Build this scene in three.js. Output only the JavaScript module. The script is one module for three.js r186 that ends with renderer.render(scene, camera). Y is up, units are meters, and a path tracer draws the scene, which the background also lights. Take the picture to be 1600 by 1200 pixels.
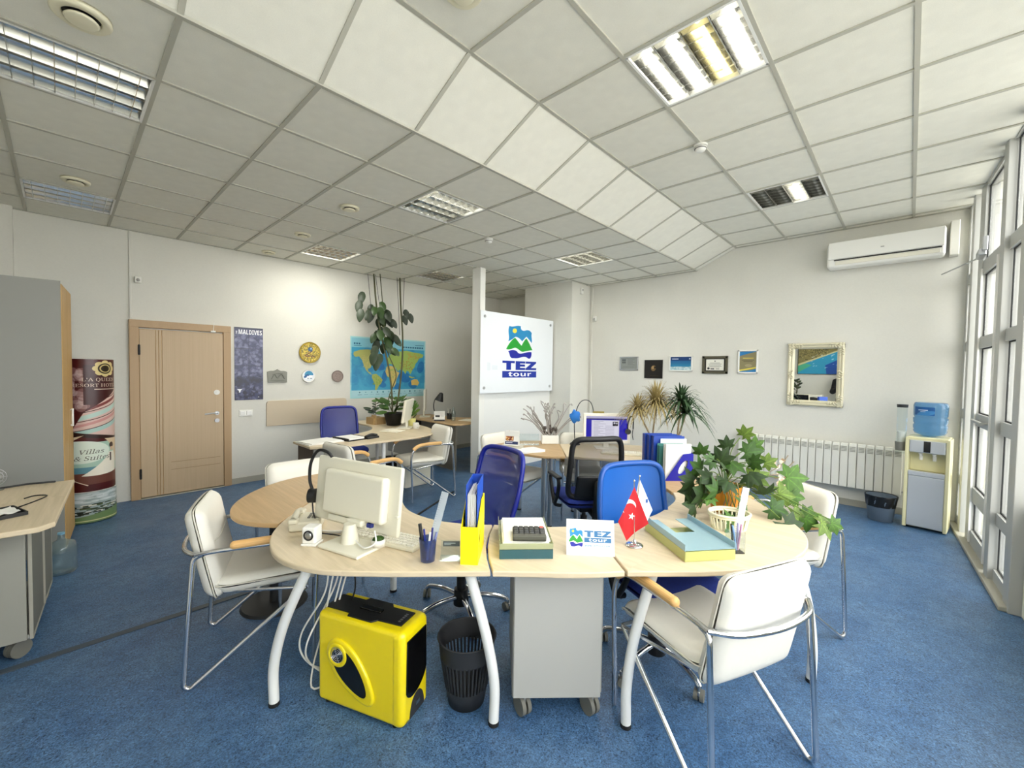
import * as THREE from 'three';
import { RoundedBoxGeometry } from 'three/addons/geometries/RoundedBoxGeometry.js';
import { mergeGeometries } from 'three/addons/utils/BufferGeometryUtils.js';
import { MarchingCubes } from 'three/addons/objects/MarchingCubes.js';
import { RectAreaLightUniformsLib } from 'three/addons/lights/RectAreaLightUniformsLib.js';

// ---------- camera, sky, exposure ----------
RectAreaLightUniformsLib.init();
const scene = new THREE.Scene();
const camera = new THREE.PerspectiveCamera(84.41, 4 / 3, 0.05, 200);
camera.position.set(0, 1.57, 0);
camera.rotation.order = 'YXZ';
camera.rotation.set(-0.03275, 0.754565, 0.01505);
const renderer = new THREE.WebGLRenderer({ antialias: true });
renderer.toneMapping = THREE.LinearToneMapping;
renderer.toneMappingExposure = 1.05;
renderer.shadowMap.enabled = true;
scene.background = new THREE.Color(0.97, 0.985, 0.98);   // bright even overcast
scene.backgroundIntensity = 7;
const LAMP = 23;                                        // radiance of a lit ceiling fitting

// ---------- helpers ----------
let seed = 12345;
const rnd = () => { seed |= 0; seed = seed + 0x6D2B79F5 | 0; let t = Math.imul(seed ^ seed >>> 15, 1 | seed); t = t + Math.imul(t ^ t >>> 7, 61 | t) ^ t; return ((t ^ t >>> 14) >>> 0) / 4294967296; };
const rr = (a, b) => a + (b - a) * rnd();
const V = (x, y, z) => new THREE.Vector3(x, y, z);
const taken = {};
function numbered(n) { const k = taken[n] = (taken[n] ?? -1) + 1; return k ? n + '_' + String(k).padStart(3, '0') : n; }
function mesh(name, geo, mat, parent) {
  const m = new THREE.Mesh(Array.isArray(geo) ? merge(geo) : geo, mat);
  m.name = name; m.castShadow = m.receiveShadow = true; parent.add(m); return m;
}
function merge(list) {
  return list.length === 1 ? list[0] : mergeGeometries(list.map((g) => { let q = g.index ? g.toNonIndexed() : g; q = q.clone(); for (const k of Object.keys(q.attributes)) if (!['position', 'normal', 'uv'].includes(k)) q.deleteAttribute(k); if (!q.attributes.uv) q.setAttribute('uv', new THREE.BufferAttribute(new Float32Array(q.attributes.position.count * 2), 2)); q.clearGroups(); return q; }));
}
function thing(name, label, category, pos = [0, 0, 0], turn = 0, group) {
  const o = new THREE.Group(); o.name = numbered(name); o.position.set(...pos); o.rotation.y = turn; scene.add(o);
  o.userData = { label, category }; if (group) o.userData.group = group; return o;
}
function single(name, label, category, geo, mat, pos = [0, 0, 0], turn = 0, group) {
  const m = mesh(numbered(name), geo, mat, scene); m.position.set(...pos); m.rotation.y = turn; m.userData = { label, category }; if (group) m.userData.group = group; return m;
}
function structGroup(name, label) { const o = new THREE.Group(); o.name = numbered(name); o.userData = { kind: 'structure', label }; scene.add(o); return o; }
function structure(name, geo, mat, label) { const m = mesh(numbered(name), geo, mat, scene); m.userData = { kind: 'structure', label }; return m; }
function box(w, h, d, x = 0, y = 0, z = 0, r = 0) { const g = r ? new RoundedBoxGeometry(w, h, d, 3, Math.min(r, w / 2.01, h / 2.01, d / 2.01)) : new THREE.BoxGeometry(w, h, d); g.translate(x, y, z); return g; }
function cyl(rt, rb, h, x = 0, y = 0, z = 0, n = 24, open = false) { const g = new THREE.CylinderGeometry(rt, rb, h, n, 1, open); g.translate(x, y, z); return g; }
function tube(pts, r, seg = 24, n = 10, tension = 0.5, closed = false) { return new THREE.TubeGeometry(new THREE.CatmullRomCurve3(pts.map((p) => V(...p)), closed, 'catmullrom', tension), seg, r, n, closed); }
function lathe(pts, n = 32) { return new THREE.LatheGeometry(pts.map((p) => new THREE.Vector2(...p)), n); }
function rod(a, b, r, n = 10) { const A = V(...a), B = V(...b), d = B.clone().sub(A), g = new THREE.CylinderGeometry(r, r, d.length(), n); g.applyQuaternion(new THREE.Quaternion().setFromUnitVectors(V(0, 1, 0), d.normalize())); const c = A.add(B).multiplyScalar(.5); g.translate(c.x, c.y, c.z); return g; }
// flat outline in (x, z) given as points [x, z]; top at y
function slab(pts, y, th, bevel = 0.006) {
  const s = new THREE.Shape(pts.map(([x, z]) => new THREE.Vector2(x, -z)));
  const g = new THREE.ExtrudeGeometry(s, { depth: th - 2 * bevel, bevelEnabled: bevel > 0, bevelThickness: bevel, bevelSize: bevel, bevelOffset: -bevel, bevelSegments: 3, steps: 1 });
  g.rotateX(-Math.PI / 2); g.translate(0, y - th + bevel, 0); return g;
}
function spline(pts, n = 12, closed = false) { return new THREE.CatmullRomCurve3(pts.map(([x, z]) => V(x, 0, z)), closed, 'centripetal').getPoints(n * pts.length).map((p) => [p.x, p.z]); }
function facing(hx, hz) { return Math.atan2(hx, hz); }
// front desk frame: s to the right along the counter, t away from the visitor
const Q = Math.SQRT1_2, ST = (s, t, y = 0) => [-1.04 + Q * (s - t), y, -1.39 - Q * (s + t)], TURN = Math.PI / 4;

// ---------- textures ----------
function hash2(x, y, k) { let h = Math.imul(x, 374761393) + Math.imul(y, 668265263) + Math.imul(k, 974634777); h = Math.imul(h ^ h >>> 13, 1274126177); return ((h ^ h >>> 16) >>> 0) / 4294967296; }
function vnoise(x, y, p, k) { const xi = Math.floor(x), yi = Math.floor(y), f = x - xi, g = y - yi, a = f * f * (3 - 2 * f), b = g * g * (3 - 2 * g), w = (i) => ((i % p) + p) % p;
  const h = (i, j) => hash2(w(i), w(j), k); return (h(xi, yi) * (1 - a) + h(xi + 1, yi) * a) * (1 - b) + (h(xi, yi + 1) * (1 - a) + h(xi + 1, yi + 1) * a) * b; }
function texFrom(n, fn, srgb = true) {
  const d = new Uint8Array(n * n * 4);
  for (let j = 0; j < n; j++) for (let i = 0; i < n; i++) { const c = fn(i / n, j / n, i, j), o = (j * n + i) * 4; d[o] = Math.max(0, Math.min(255, c[0])); d[o + 1] = Math.max(0, Math.min(255, c[1])); d[o + 2] = Math.max(0, Math.min(255, c[2])); d[o + 3] = 255; }
  const t = new THREE.DataTexture(d, n, n); t.wrapS = t.wrapT = THREE.RepeatWrapping; t.magFilter = t.minFilter = THREE.LinearFilter; if (srgb) t.colorSpace = THREE.SRGBColorSpace; t.needsUpdate = true; return t;
}
function print(w, h, draw) { const c = document.createElement('canvas'); c.width = w; c.height = h; const g = c.getContext('2d'); draw(g, w, h); const t = new THREE.CanvasTexture(c); t.colorSpace = THREE.SRGBColorSpace; t.magFilter = THREE.LinearFilter; return t; }
const mat = (color, roughness = 0.6, more = {}) => new THREE.MeshPhysicalMaterial({ color, roughness, ...more });
const printed = (w, h, draw, roughness = 0.5) => new THREE.MeshPhysicalMaterial({ map: print(w, h, draw), roughness });

const floorTex = texFrom(1024, (u, v, i, j) => {   // speckled linoleum: fine dark and pale flecks in a mottled blue
  const big = vnoise(u * 5, v * 5, 5, 1), mid = vnoise(u * 34, v * 34, 34, 2), fine = vnoise(u * 300, v * 300, 300, 3), fleck = vnoise(u * 320, v * 320, 320, 5), grit = hash2(i, j, 4);
  let k = 0.9 + 0.1 * (big - .5) + 0.12 * (mid - .5) + 0.36 * (fine - .5) + 0.14 * (grit - .5);
  if (fleck < .2) k *= .72; if (fleck > .84) k *= 1.16;
  const gr = big * .5 + mid * .3;
  return [(74 + 18 * gr) * k, (116 + 4 * gr) * k, (164 - 16 * gr) * k];
});
floorTex.repeat.set(1 / 1.3, 1 / 1.3);
const floorRough = texFrom(512, (u, v) => { const a = vnoise(u * 5, v * 5, 5, 11), b = vnoise(u * 24, v * 24, 24, 12); const r = 92 + 36 * a + 24 * b; return [r, r, r]; }, false);
floorRough.repeat.set(1 / 2.3, 1 / 2.3);
function woodTex(base, amp, k) { return texFrom(512, (u, v) => { const w = vnoise(u * 4, v * 4, 4, k) * 2, g = vnoise(u * 3 + w * .6, v * 70, 70, k + 1), f = vnoise(u * 12, v * 240, 240, k + 2); const m = 1 + amp * (g - .5) + amp * .5 * (f - .5); return base.map((c, i) => c * (m + (i === 2 ? (m - 1) * .4 : 0))); }); }
const birchTex = woodTex([214, 197, 166], .07, 21), tanTex = woodTex([190, 158, 112], .08, 31), doorTex = woodTex([194, 170, 138], .03, 41), oakTex = woodTex([196, 158, 98], .16, 51);
for (const t of [birchTex, tanTex]) t.repeat.set(1.2, 1.2);
const vert = (t) => { const c = t.clone(); c.rotation = Math.PI / 2; c.needsUpdate = true; return c; };
const tileTex = texFrom(256, (u, v, i, j) => { const a = vnoise(u * 8, v * 8, 8, 61), g = hash2(i, j, 62), k = 1 - .02 * a - .03 * g; return [240 * k, 238 * k, 226 * k]; });
tileTex.repeat.set(1.6, 1.6);
const wallTex = texFrom(256, (u, v, i, j) => { const a = vnoise(u * 5, v * 5, 5, 71), g = vnoise(u * 90, v * 90, 90, 72), k = 1 - .02 * a - .012 * g; return [224 * k, 222 * k, 212 * k]; });
const fabricTex = (rgb, k) => texFrom(256, (u, v, i, j) => { const m = .86 + .2 * ((i + j) % 2) * .5 + .14 * hash2(i, j, k); return rgb.map((c) => c * m); });

const veinTex = texFrom(128, (u, v) => { const x = (u - .5) * 2, y = v - .36, a = Math.atan2(x, y), d = Math.abs(((a / .9) % 1 + 1.5) % 1 - .5), r = Math.hypot(x, y); const vein = d * r < .02 ? 1.22 : 1, n = .84 + .16 * vnoise(u * 20, v * 20, 20, 77); const k = Math.min(255, 205 * n * vein); return [k, k, k * .92]; });
const M = {
  floor: new THREE.MeshPhysicalMaterial({ map: floorTex, roughnessMap: floorRough, roughness: .9 }),
  wall: new THREE.MeshPhysicalMaterial({ map: wallTex, roughness: .85 }),
  tile: new THREE.MeshPhysicalMaterial({ map: tileTex, roughness: .95 }),
  bar: mat('#b9b7aa', .6), slabGrey: mat('#9a9a94', .9),
  base: mat('#a9a698', .6), white: mat('#ecebe4', .4), offwhite: mat('#e4e0cf', .45), ivory: mat('#e9e3c8', .4), whiteMetal: mat('#eeeeea', .3),
  birch: new THREE.MeshPhysicalMaterial({ map: birchTex, roughness: .42 }), tan: new THREE.MeshPhysicalMaterial({ map: tanTex, roughness: .42 }),
  door: new THREE.MeshPhysicalMaterial({ map: vert(doorTex), roughness: .5 }), doorFrame: new THREE.MeshPhysicalMaterial({ map: vert(doorTex), color: '#f0e6d8', roughness: .5 }),
  oak: new THREE.MeshPhysicalMaterial({ map: vert(oakTex), roughness: .5 }), armWood: new THREE.MeshPhysicalMaterial({ map: woodTex([222, 176, 112], .16, 55), roughness: .4 }),
  grey: mat('#a8a7a1', .55), greyDark: mat('#77766d', .6), brownDark: mat('#5b5149', .6),
  chrome: mat('#dcdde0', .12, { metalness: 1 }), steel: mat('#b9bbbd', .32, { metalness: 1 }), mirrorMetal: mat('#d9d8d2', .16, { metalness: 1 }),
  black: mat('#141414', .5), blackGloss: mat('#0b0b0c', .15), rubber: mat('#1c1c1d', .8), charcoal: mat('#2b2c2e', .6),
  leather: mat('#e6e3d8', .48, { bumpMap: texFrom(256, (u, v) => { const a = vnoise(u * 60, v * 60, 60, 81); return [a * 255, a * 255, a * 255]; }, false), bumpScale: .0006 }),
  piping: mat('#cfcbbd', .5),
  blueSeat: new THREE.MeshPhysicalMaterial({ map: fabricTex([24, 46, 128], 91), roughness: .9 }),
  blueFrame: mat('#0d1d86', .35), blueMesh: mat('#10298e', .45, { transparent: true, opacity: .84 }),
  azureFrame: mat('#0f4c9c', .35), azureMesh: mat('#1158ac', .35),
  blackMesh: mat('#202226', .6, { transparent: true, opacity: .55 }),
  glass: new THREE.MeshPhysicalMaterial({ color: '#ffffff', roughness: .0, transmission: 1, thickness: 0, ior: 1.5 }),
  frameAl: mat('#b1b1ab', .4), gasket: mat('#1d1e1d', .7),
  yellow: mat('#f4dc0b', .28, { clearcoat: .4, clearcoatRoughness: .15 }),
  paper: mat('#f3f2ec', .8), paperWarm: mat('#ece6d2', .8),
  acrylic: mat('#f4f8f8', .05, { transmission: 1, thickness: 0 }),
  leaf: ['#3f6a1c', '#568522', '#7c9c3c', '#2b4a14'].map((c) => new THREE.MeshPhysicalMaterial({ color: c, map: veinTex, roughness: .62 })),
  darkLeaf: [mat('#27381d', .45), mat('#324a22', .45), mat('#1f2c19', .5)],
  stem: mat('#4a4a2c', .7), bark: mat('#8a7a5e', .85), soil: mat('#3a2a1d', .95),
};

// ---------- room shell ----------
const XL = -6.5, ZB = -6.5, ZN = 0.75, HL = 3.082, HH = 3.321, TOP = 3.62;
const wx = (z) => 0.40 + 0.062 * (z + 6.4);           // the glazed wall runs slightly askew
const WT = Math.atan(0.062);
{
  const uvBox = (w, h, d, x, y, z) => { const g = box(w, h, d, x, y, z), p = g.attributes.position, n = g.attributes.normal, u = g.attributes.uv; for (let i = 0; i < p.count; i++) { const ax = Math.abs(n.getX(i)), ay = Math.abs(n.getY(i)); u.setXY(i, ax > .5 ? p.getZ(i) : p.getX(i), ay > .5 ? p.getZ(i) : p.getY(i)); } return g; };
  globalThis.uvBox = uvBox;
  structure('floor', uvBox(7.9, .2, 7.6, -2.75, -.1, -2.9), M.floor, 'speckled blue linoleum floor of the office');
  structure('wall_left', [uvBox(.2, TOP, 7.6, XL - .1, TOP / 2, -2.9), uvBox(.1, TOP, ZN - .31, XL + .05, TOP / 2, (.31 + ZN) / 2)], M.wall, 'plain white wall with the door and the world map');
  structure('wall_back', [uvBox(7.4, TOP, .2, -2.95, TOP / 2, ZB - .1), uvBox(1.06, HL + .1, .56, -4.75, (HL + .1) / 2, ZB + .28)], M.wall, 'plain white wall with framed pictures and radiator');
  structure('wall_front', uvBox(7.9, TOP, .2, -2.75, TOP / 2, ZN + .1), M.wall, 'plain white wall behind the viewer, seen in the mirror');
  // skirtings
  structure('baseboard_left', [box(.016, .075, ZN - .12 + .4, XL + .008, .0375, .3 - .19), box(.016, .075, 4.98, XL + .008, .0375, ZB + 2.49)], M.base, 'grey skirting under the left wall');
  structure('baseboard_back', [box(4.55, .075, .016, -1.92, .0375, ZB + .008), box(1.06, .075, .016, -4.75, .0375, ZB + .568), box(1.2, .075, .016, -5.88, .0375, ZB + .008)], M.base, 'grey skirting under the back wall');
}
// ---------- suspended ceiling ----------
const ceiling = structGroup('ceiling', 'suspended ceiling of square tiles in a metal grid with a sloped band');
const rowsZ = []; for (let z = .827; z > ZB - .6; z -= .6) rowsZ.push(z);
const lowX = [-2.366, -2.967, -3.567, -4.167, -4.767, -5.367, -5.967, -6.567], highX = [-1.833, -1.231, -.631, -.031, .569];
const fittings = [];                                       // [x, z, height, lit tubes of four, label]
const spots = [[-3.267, -2.473, 0, 'LLDD'], [-5.667, -2.473, 0, 'LLLL'], [-5.667, -4.273, 0, 'LDDD'], [-3.267, -4.873, 0, 'LLLL'], [-3.267, -.073, 0, 'DDDD'], [-5.667, -.073, 0, 'DDDD'], [-.931, -2.473, 1, 'LWLL'], [-.931, -4.873, 1, 'DLDD']];
{
  const clampZ = (z) => Math.max(ZB, Math.min(ZN, z));
  const cache = {};
  const tileGeo = (w, d) => cache[w.toFixed(3) + d.toFixed(3)] ??= (() => { const g = new THREE.BoxGeometry(w, .012, d); return g; })();
  function field(xs, H, hiFlag) {
    for (let i = 0; i + 1 < xs.length; i++) for (let j = 0; j + 1 < rowsZ.length; j++) {
      let xa = Math.max(XL, Math.min(xs[i], xs[i + 1])), xb = Math.max(xs[i], xs[i + 1]), za = clampZ(rowsZ[j + 1]), zb = clampZ(rowsZ[j]);
      if (zb - za < .03 || xb - xa < .03) continue;
      const cx = (xa + xb) / 2, cz = (za + zb) / 2;
      if (spots.some((s) => s[2] === hiFlag && Math.abs(s[0] - cx) < .2 && Math.abs(s[1] - cz) < .2)) continue;
      const t = mesh('tile', tileGeo(xb - xa - .012, zb - za - .012), M.tile, ceiling); t.position.set(cx, H + .008 + .006 + rr(0, .0012), cz);
    }
    for (const x of xs) if (x > XL && x < .55) mesh('grid_bar', box(.024, .03, ZN - ZB, x, H + .015, (ZN + ZB) / 2), M.bar, ceiling);
    const xa = Math.max(XL, Math.min(...xs)), xb = Math.max(...xs);
    for (const z of rowsZ) if (z > ZB + .02 && z < ZN - .02) mesh('grid_bar', box(xb - xa, .03, .024, (xa + xb) / 2, H + .0155, z), M.bar, ceiling);
    mesh('slab', box(xb - xa + .05, .12, ZN - ZB, (xa + xb) / 2, H + .3, (ZN + ZB) / 2), M.slabGrey, ceiling);
    mesh('edge_angle', box(xb - xa, .02, .02, (xa + xb) / 2, H + .01, ZB + .01), M.bar, ceiling);
  }
  field(lowX, HL, 0); field(highX, HH, 1);
  mesh('edge_angle', box(.02, .02, ZN - ZB, XL + .01, HL + .01, (ZN + ZB) / 2), M.bar, ceiling);
  // sloped band between the two levels
  const a = Math.atan2(HH - HL, -1.835 + 2.366), len = Math.hypot(HH - HL, .531), mx = (-1.835 - 2.366) / 2, my = (HH + HL) / 2;
  for (let j = 0; j + 1 < rowsZ.length; j++) {
    const za = clampZ(rowsZ[j + 1]), zb = clampZ(rowsZ[j]); if (zb - za < .03) continue;
    const t = mesh('tile', tileGeo(len - .012, zb - za - .012), M.tile, ceiling); t.rotation.z = a; t.position.set(mx - Math.sin(a) * .014, my + Math.cos(a) * .014, (za + zb) / 2);
    const b = mesh('grid_bar', tileGeo(len, .024), M.bar, ceiling); b.rotation.z = a; b.position.set(mx - Math.sin(a) * .007, my + Math.cos(a) * .007, rowsZ[j + 1]); if (rowsZ[j + 1] < ZB) ceiling.remove(b);
  }
  const sb = mesh('slab', box(len + .5, .1, ZN - ZB), M.slabGrey, ceiling); sb.rotation.z = a; sb.position.set(mx - Math.sin(a) * .2, my + Math.cos(a) * .2, (ZN + ZB) / 2);
}
// mirrored louvre fittings
function fitting([x, z, hi, tubes], label) {
  const H = hi ? HH : HL, o = thing('ceiling_light', label, 'ceiling light', [x, H, z], 0, 'square louvre lights in the ceiling');
  const W = .576, q = W / 4;
  mesh('housing', [box(W, .01, W, 0, .105, 0), box(.008, .1, W, -W / 2, .055, 0), box(.008, .1, W, W / 2, .055, 0), box(W, .1, .008, 0, .055, -W / 2), box(W, .1, .008, 0, .055, W / 2)], M.white, o);
  mesh('frame', [box(.014, .014, W, -W / 2 + .004, .006, 0), box(.014, .014, W, W / 2 - .004, .006, 0), box(W, .014, .014, 0, .006, -W / 2 + .004), box(W, .014, .014, 0, .006, W / 2 - .004)], M.whiteMetal, o);
  const trough = (() => { const n = 12, pos = [], idx = [], nr = []; for (let k = 0; k <= n; k++) { const u = k / n * 2 - 1, px = u * (q / 2 - .004), py = .012 + .075 * (1 - u * u); for (const s of [-1, 1]) pos.push(px, py, s * (W / 2 - .008)); } for (let k = 0; k < n; k++) { const a = k * 2; idx.push(a, a + 2, a + 1, a + 1, a + 2, a + 3); } const g = new THREE.BufferGeometry(); g.setAttribute('position', new THREE.Float32BufferAttribute(pos, 3)); g.setIndex(idx); g.computeVertexNormals(); return g; })();
  const blade = box(q - .012, .042, .003, 0, .022, 0);
  for (let i = 0; i < 4; i++) {
    const tx = (i - 1.5) * q; const r = mesh('reflector', trough, M.mirrorMetal, o); r.position.x = tx;
    const kind = tubes[3 - i];
    mesh('tube', cylX(.013, W - .05, tx, .06), kind === 'L' ? tubeLit : kind === 'W' ? tubeWarm : tubeOff, o);
    const bl = []; for (let k = 0; k < 7; k++) { const g = blade.clone(); g.translate(tx, 0, (k - 3) * (W / 7.4)); bl.push(g); }
    for (const g of bl) mesh('louver_blade', g, M.mirrorMetal, o);
    if (i) mesh('divider', box(.004, .05, W - .016, tx - q / 2, .027, 0), M.mirrorMetal, o);
  }
  const lit = [...tubes].filter((c) => c !== 'D').length;
  if (lit) {
    const idx = [...tubes].map((c, i) => c !== 'D' ? (1.5 - i) * q : null).filter((v) => v !== null), cx = idx.reduce((p, c) => p + c, 0) / lit;
    const L = new THREE.RectAreaLight('#fffdf4', LAMP, lit * q * .86, W - .06); L.position.set(cx, -.004, 0); L.lookAt(cx, -1, 0); L.rotation.set(-Math.PI / 2, 0, 0); L.name = 'lamp_glow'; o.add(L);
  }
  return o;
}
function cylX(r, len, x, y) { const g = new THREE.CylinderGeometry(r, r, len, 12); g.rotateX(Math.PI / 2); g.translate(x, y, 0); return g; }
const tubeLit = mat('#ffffff', .4, { emissive: '#fffef6', emissiveIntensity: 9 }), tubeWarm = mat('#fff6c8', .4, { emissive: '#fff0b0', emissiveIntensity: 6.5 }), tubeOff = mat('#e8e8e4', .35);
const fitLabels = ['louvre light half lit on the low ceiling beside the sloped band', 'fully lit louvre light on the low ceiling near the world map wall', 'louvre light with one lit tube above the rear alcove desk', 'fully lit louvre light on the low ceiling before the logo sign', 'unlit mirrored louvre light on the low ceiling next to a big round vent', 'unlit louvre light on the low ceiling near the wardrobe', 'lit louvre light with one yellowish tube on the high ceiling', 'dark louvre light with a single lit tube on the high ceiling'];
spots.forEach((s, i) => fitting(s, fitLabels[i]));
// round vents and smoke detectors
function vent(x, z, H, r, label) {
  const o = thing('ceiling_vent', label, 'air vent', [x, H, z], 0, 'round vents in the ceiling');
  mesh('ring', lathe([[r * .62, 0], [r * .66, -.012], [r * .9, -.016], [r, -.006], [r, .008], [r * .62, .008]]), M.ivory, o);
  mesh('disc', lathe([[0, -.03], [r * .5, -.028], [r * .58, -.02], [r * .5, -.012], [0, -.01]]), M.ivory, o);
  mesh('throat', cyl(r * .63, r * .63, .004, 0, .004, 0), M.black, o);
  mesh('stem', cyl(.008, .008, .03, 0, -.004, 0, 10), M.steel, o);
}
vent(-2.68, -.08, HL, .1, 'large round cream vent beside the unlit mirrored light'); vent(-5.09, -.1, HL, .09, 'round cream vent beside the unlit light near the wardrobe');
vent(-3.92, -1.89, HL, .085, 'round white vent on the low ceiling near the half lit light'); vent(-5.12, -1.91, HL, .085, 'round white vent by the fully lit light near the map wall'); vent(-6.25, -1.9, HL, .08, 'round white vent tight against the left wall'); vent(-1.57, -1.3, HH, .09, 'round cream vent on the high ceiling by the sloped band');
function detector(x, z, H, label) { const o = thing('smoke_detector', label, 'smoke detector', [x, H, z], 0, 'smoke detectors'); mesh('base', cyl(.05, .05, .014, 0, -.007, 0), M.white, o); mesh('dome', lathe([[0, -.052], [.026, -.05], [.04, -.036], [.044, -.014], [0, -.014]]), M.white, o); mesh('slot_ring', new THREE.TorusGeometry(.041, .003, 6, 24).rotateX(Math.PI / 2).translate(0, -.03, 0), M.charcoal, o); }
detector(-1.235, -3.39, HH, 'white smoke detector on a grid crossing of the high ceiling'); detector(-3.6, -3.4, HL, 'white smoke detector on the low ceiling in front of the partition post');

// ---------- glazed wall ----------
const Rw = new THREE.Matrix4().makeRotationY(WT);
function onWall(o, z) { o.position.set(wx(z), 0, z); o.rotation.y = WT; }
const rails = [[HH, 2.62], [2.52, 1.93], [1.84, 1.24], [1.14, .55], [.46, .12]];
function bay(o, w, bands) {   // local: pane plane at x = 0.05, w along z centred, bands = pane [top, bottom]
  for (const [t, b] of bands) {
    const h = t - b, y = (t + b) / 2;
    mesh('pane', box(.006, h, w, .034, y, 0), M.glass, o);
    mesh('gasket', [box(.008, .01, w, .028, t - .005, 0), box(.008, .01, w, .028, b + .005, 0), box(.008, h, .01, .028, y, w / 2 - .005), box(.008, h, .01, .028, y, -w / 2 + .005)], M.gasket, o);
  }
  const ys = [HH + .12, ...bands.flat(), 0];
  for (let k = 0; k < ys.length; k += 2) { const h = ys[k] - ys[k + 1]; if (h > .005) mesh('rail', box(.07, h, w, .04, ys[k] - h / 2, 0), M.frameAl, o); }
}
const wallR = structGroup('wall_right', 'grey aluminium posts and sills of the glazed wall');
for (const [z, w, p] of [[-6.46, .08, 0], [-6.12, .09, .02], [-5.83, .2, .0], [-5.05, .09, .0], [-4.88, .12, .025], [-4.36, .15, .01]]) {
  const m = mesh('post', box(.09 + p, HH + .12, w, .045 - p / 2, (HH + .12) / 2, 0, .006), M.frameAl, wallR); m.position.set(wx(z), 0, z); m.rotation.y = WT;
}
const b1 = structGroup('window_1', 'narrow fixed window beside the water cooler'); bay(b1, .32, rails); onWall(b1, -6.28);
const dr = structGroup('door_2', 'glazed aluminium door with a handle bar'); bay(dr, .62, [[HH - .03, 2.62], [2.5, 1.93], [1.83, 1.24], [1.13, .56], [.43, .16]]); onWall(dr, -5.42);
mesh('handle', [rod([-.03, 1.18, -.2], [-.03, 1.18, .2], .014), rod([-.03, 1.18, -.17], [.02, 1.18, -.17], .01), rod([-.03, 1.18, .17], [.02, 1.18, .17], .01)], M.frameAl, dr);
mesh('leaf_edge', [box(.012, 2.5, .02, -.002, 1.3, -.3), box(.012, 2.5, .02, -.002, 1.3, .3)], M.white, dr);
const b2 = structGroup('window_2', 'fixed window next to the glazed door'); bay(b2, .38, rails); onWall(b2, -4.62);
for (let k = 0; k < 4; k++) { const o = structGroup('window_' + (3 + k), 'tall window above a low beige wall near the viewer'); const w = 1.12; bay(o, w, [[HH - .02, 2.3], [2.2, .78]]); const z = -3.68 + k * 1.22; onWall(o, z); o.position.x += .1;
  const m = mesh('post', box(.1, HH + .12, .1, .045, (HH + .12) / 2, 0, .006), M.frameAl, wallR); m.position.set(wx(z + .61) + .1, 0, z + .61); m.rotation.y = WT;
  const lw = mesh('parapet', box(.16, .72, 1.22, .03, .36, 0, .01), M.offwhite, o); }
{ const g = box(.1, .035, 2.2, 0, .017, 0, .008); const m = structure('trim_1', g, M.base, 'worn threshold strip under the glazed door'); m.position.set(wx(-5.4) + .0, 0, -5.4); m.rotation.y = WT; }
structure('trim_2', [box(.045, .006, 2.1, 0, .003, 0)], mat('#46505a', .5), 'dark joint strip across the floor').position.set(-3.3, 0, -.55);
// outside
structure('pavement', box(26, .1, 60, 14.2, -.2, -12), mat('#b5b3ab', .9), 'pale paving outside the windows');
{
  const o = thing('building', 'pale building across the street seen through the glazed wall', 'building', [6, -.15, -26]);
  mesh('wall', box(16, 9, 5, 0, 4.5, 0), mat('#d8d6cc', .9), o);
  for (let i = 0; i < 6; i++) for (let j = 0; j < 3; j++) mesh('window', box(1.3, 1.5, .1, -6.2 + i * 2.5, 2 + j * 2.8, 2.5), mat('#8fa0a8', .2), o);
  for (const [x, z] of [[1.15, -8.2], [1.7, -11.5], [2.6, -15]]) single('porch_column', 'white porch column standing outside the glazed door', 'column', [box(.34, 3.6, .34, 0, 1.8, 0, .01), box(.42, .2, .42, 0, .1, 0, .01)], M.white, [x, -.15, z], 0, 'porch columns outside');
}

// ---------- door ----------
{
  const o = structGroup('door_1', 'light wood veneer door with grooved lines and a wooden frame'); o.position.set(XL, 0, -1.02);
  mesh('frame', [box(.05, 2.08, .085, .025, 1.04, .452, .006), box(.05, 2.08, .085, .025, 1.04, -.452, .006), box(.052, .085, .99, .026, 2.04, 0, .006)], M.doorFrame, o);
  // leaf split by real grooves
  const zs = [.408, .262, .235, .205, -.408], leafT = .036;
  for (let k = 0; k + 1 < zs.length; k++) { const w = zs[k] - zs[k + 1] - .005; mesh('panel', box(leafT, 1.955, w, leafT / 2 + .006, .998, (zs[k] + zs[k + 1]) / 2, .002), M.door, o); }
  mesh('leaf', box(.03, 1.96, .815, .018, 1.0, 0), M.oak, o);
  mesh('groove', [box(.003, .004, .5, leafT + .0065, .4, -.12), box(.003, .004, .5, leafT + .0065, .31, -.12)], mat('#8a7350', .7), o);
  const h = mesh('handle', [tube([[.045, .965, -.335], [.085, .965, -.33], [.09, .968, -.28], [.085, .96, -.2]], .009, 20), cyl(.024, .024, .012, 0, 0, 0).rotateZ(Math.PI / 2).translate(.048, .965, -.335)], M.steel, o);
  mesh('keyhole_plate', [cyl(.026, .026, .014).rotateZ(Math.PI / 2).translate(.048, .87, -.335)], M.steel, o);
  mesh('lock_plate', [cyl(.032, .032, .012).rotateZ(Math.PI / 2).translate(.047, 1.23, -.335), cyl(.012, .012, .02).rotateZ(Math.PI / 2).translate(.05, 1.23, -.335)], M.white, o);
  for (const y of [1.74, .3]) mesh('hinge', [box(.02, .11, .022, .052, y, .41, .003), cyl(.008, .008, .12, .058, y, .41, 10)], M.black, o);
  mesh('contact_sensor', [box(.012, .02, .05, .056, 2.0, -.3, .003), rod([.053, 2.0, -.3], [.053, 2.12, -.31], .003)], M.white, o);
  mesh('threshold', box(.06, .012, .82, .03, .006, 0), M.base, o);
}
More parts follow.
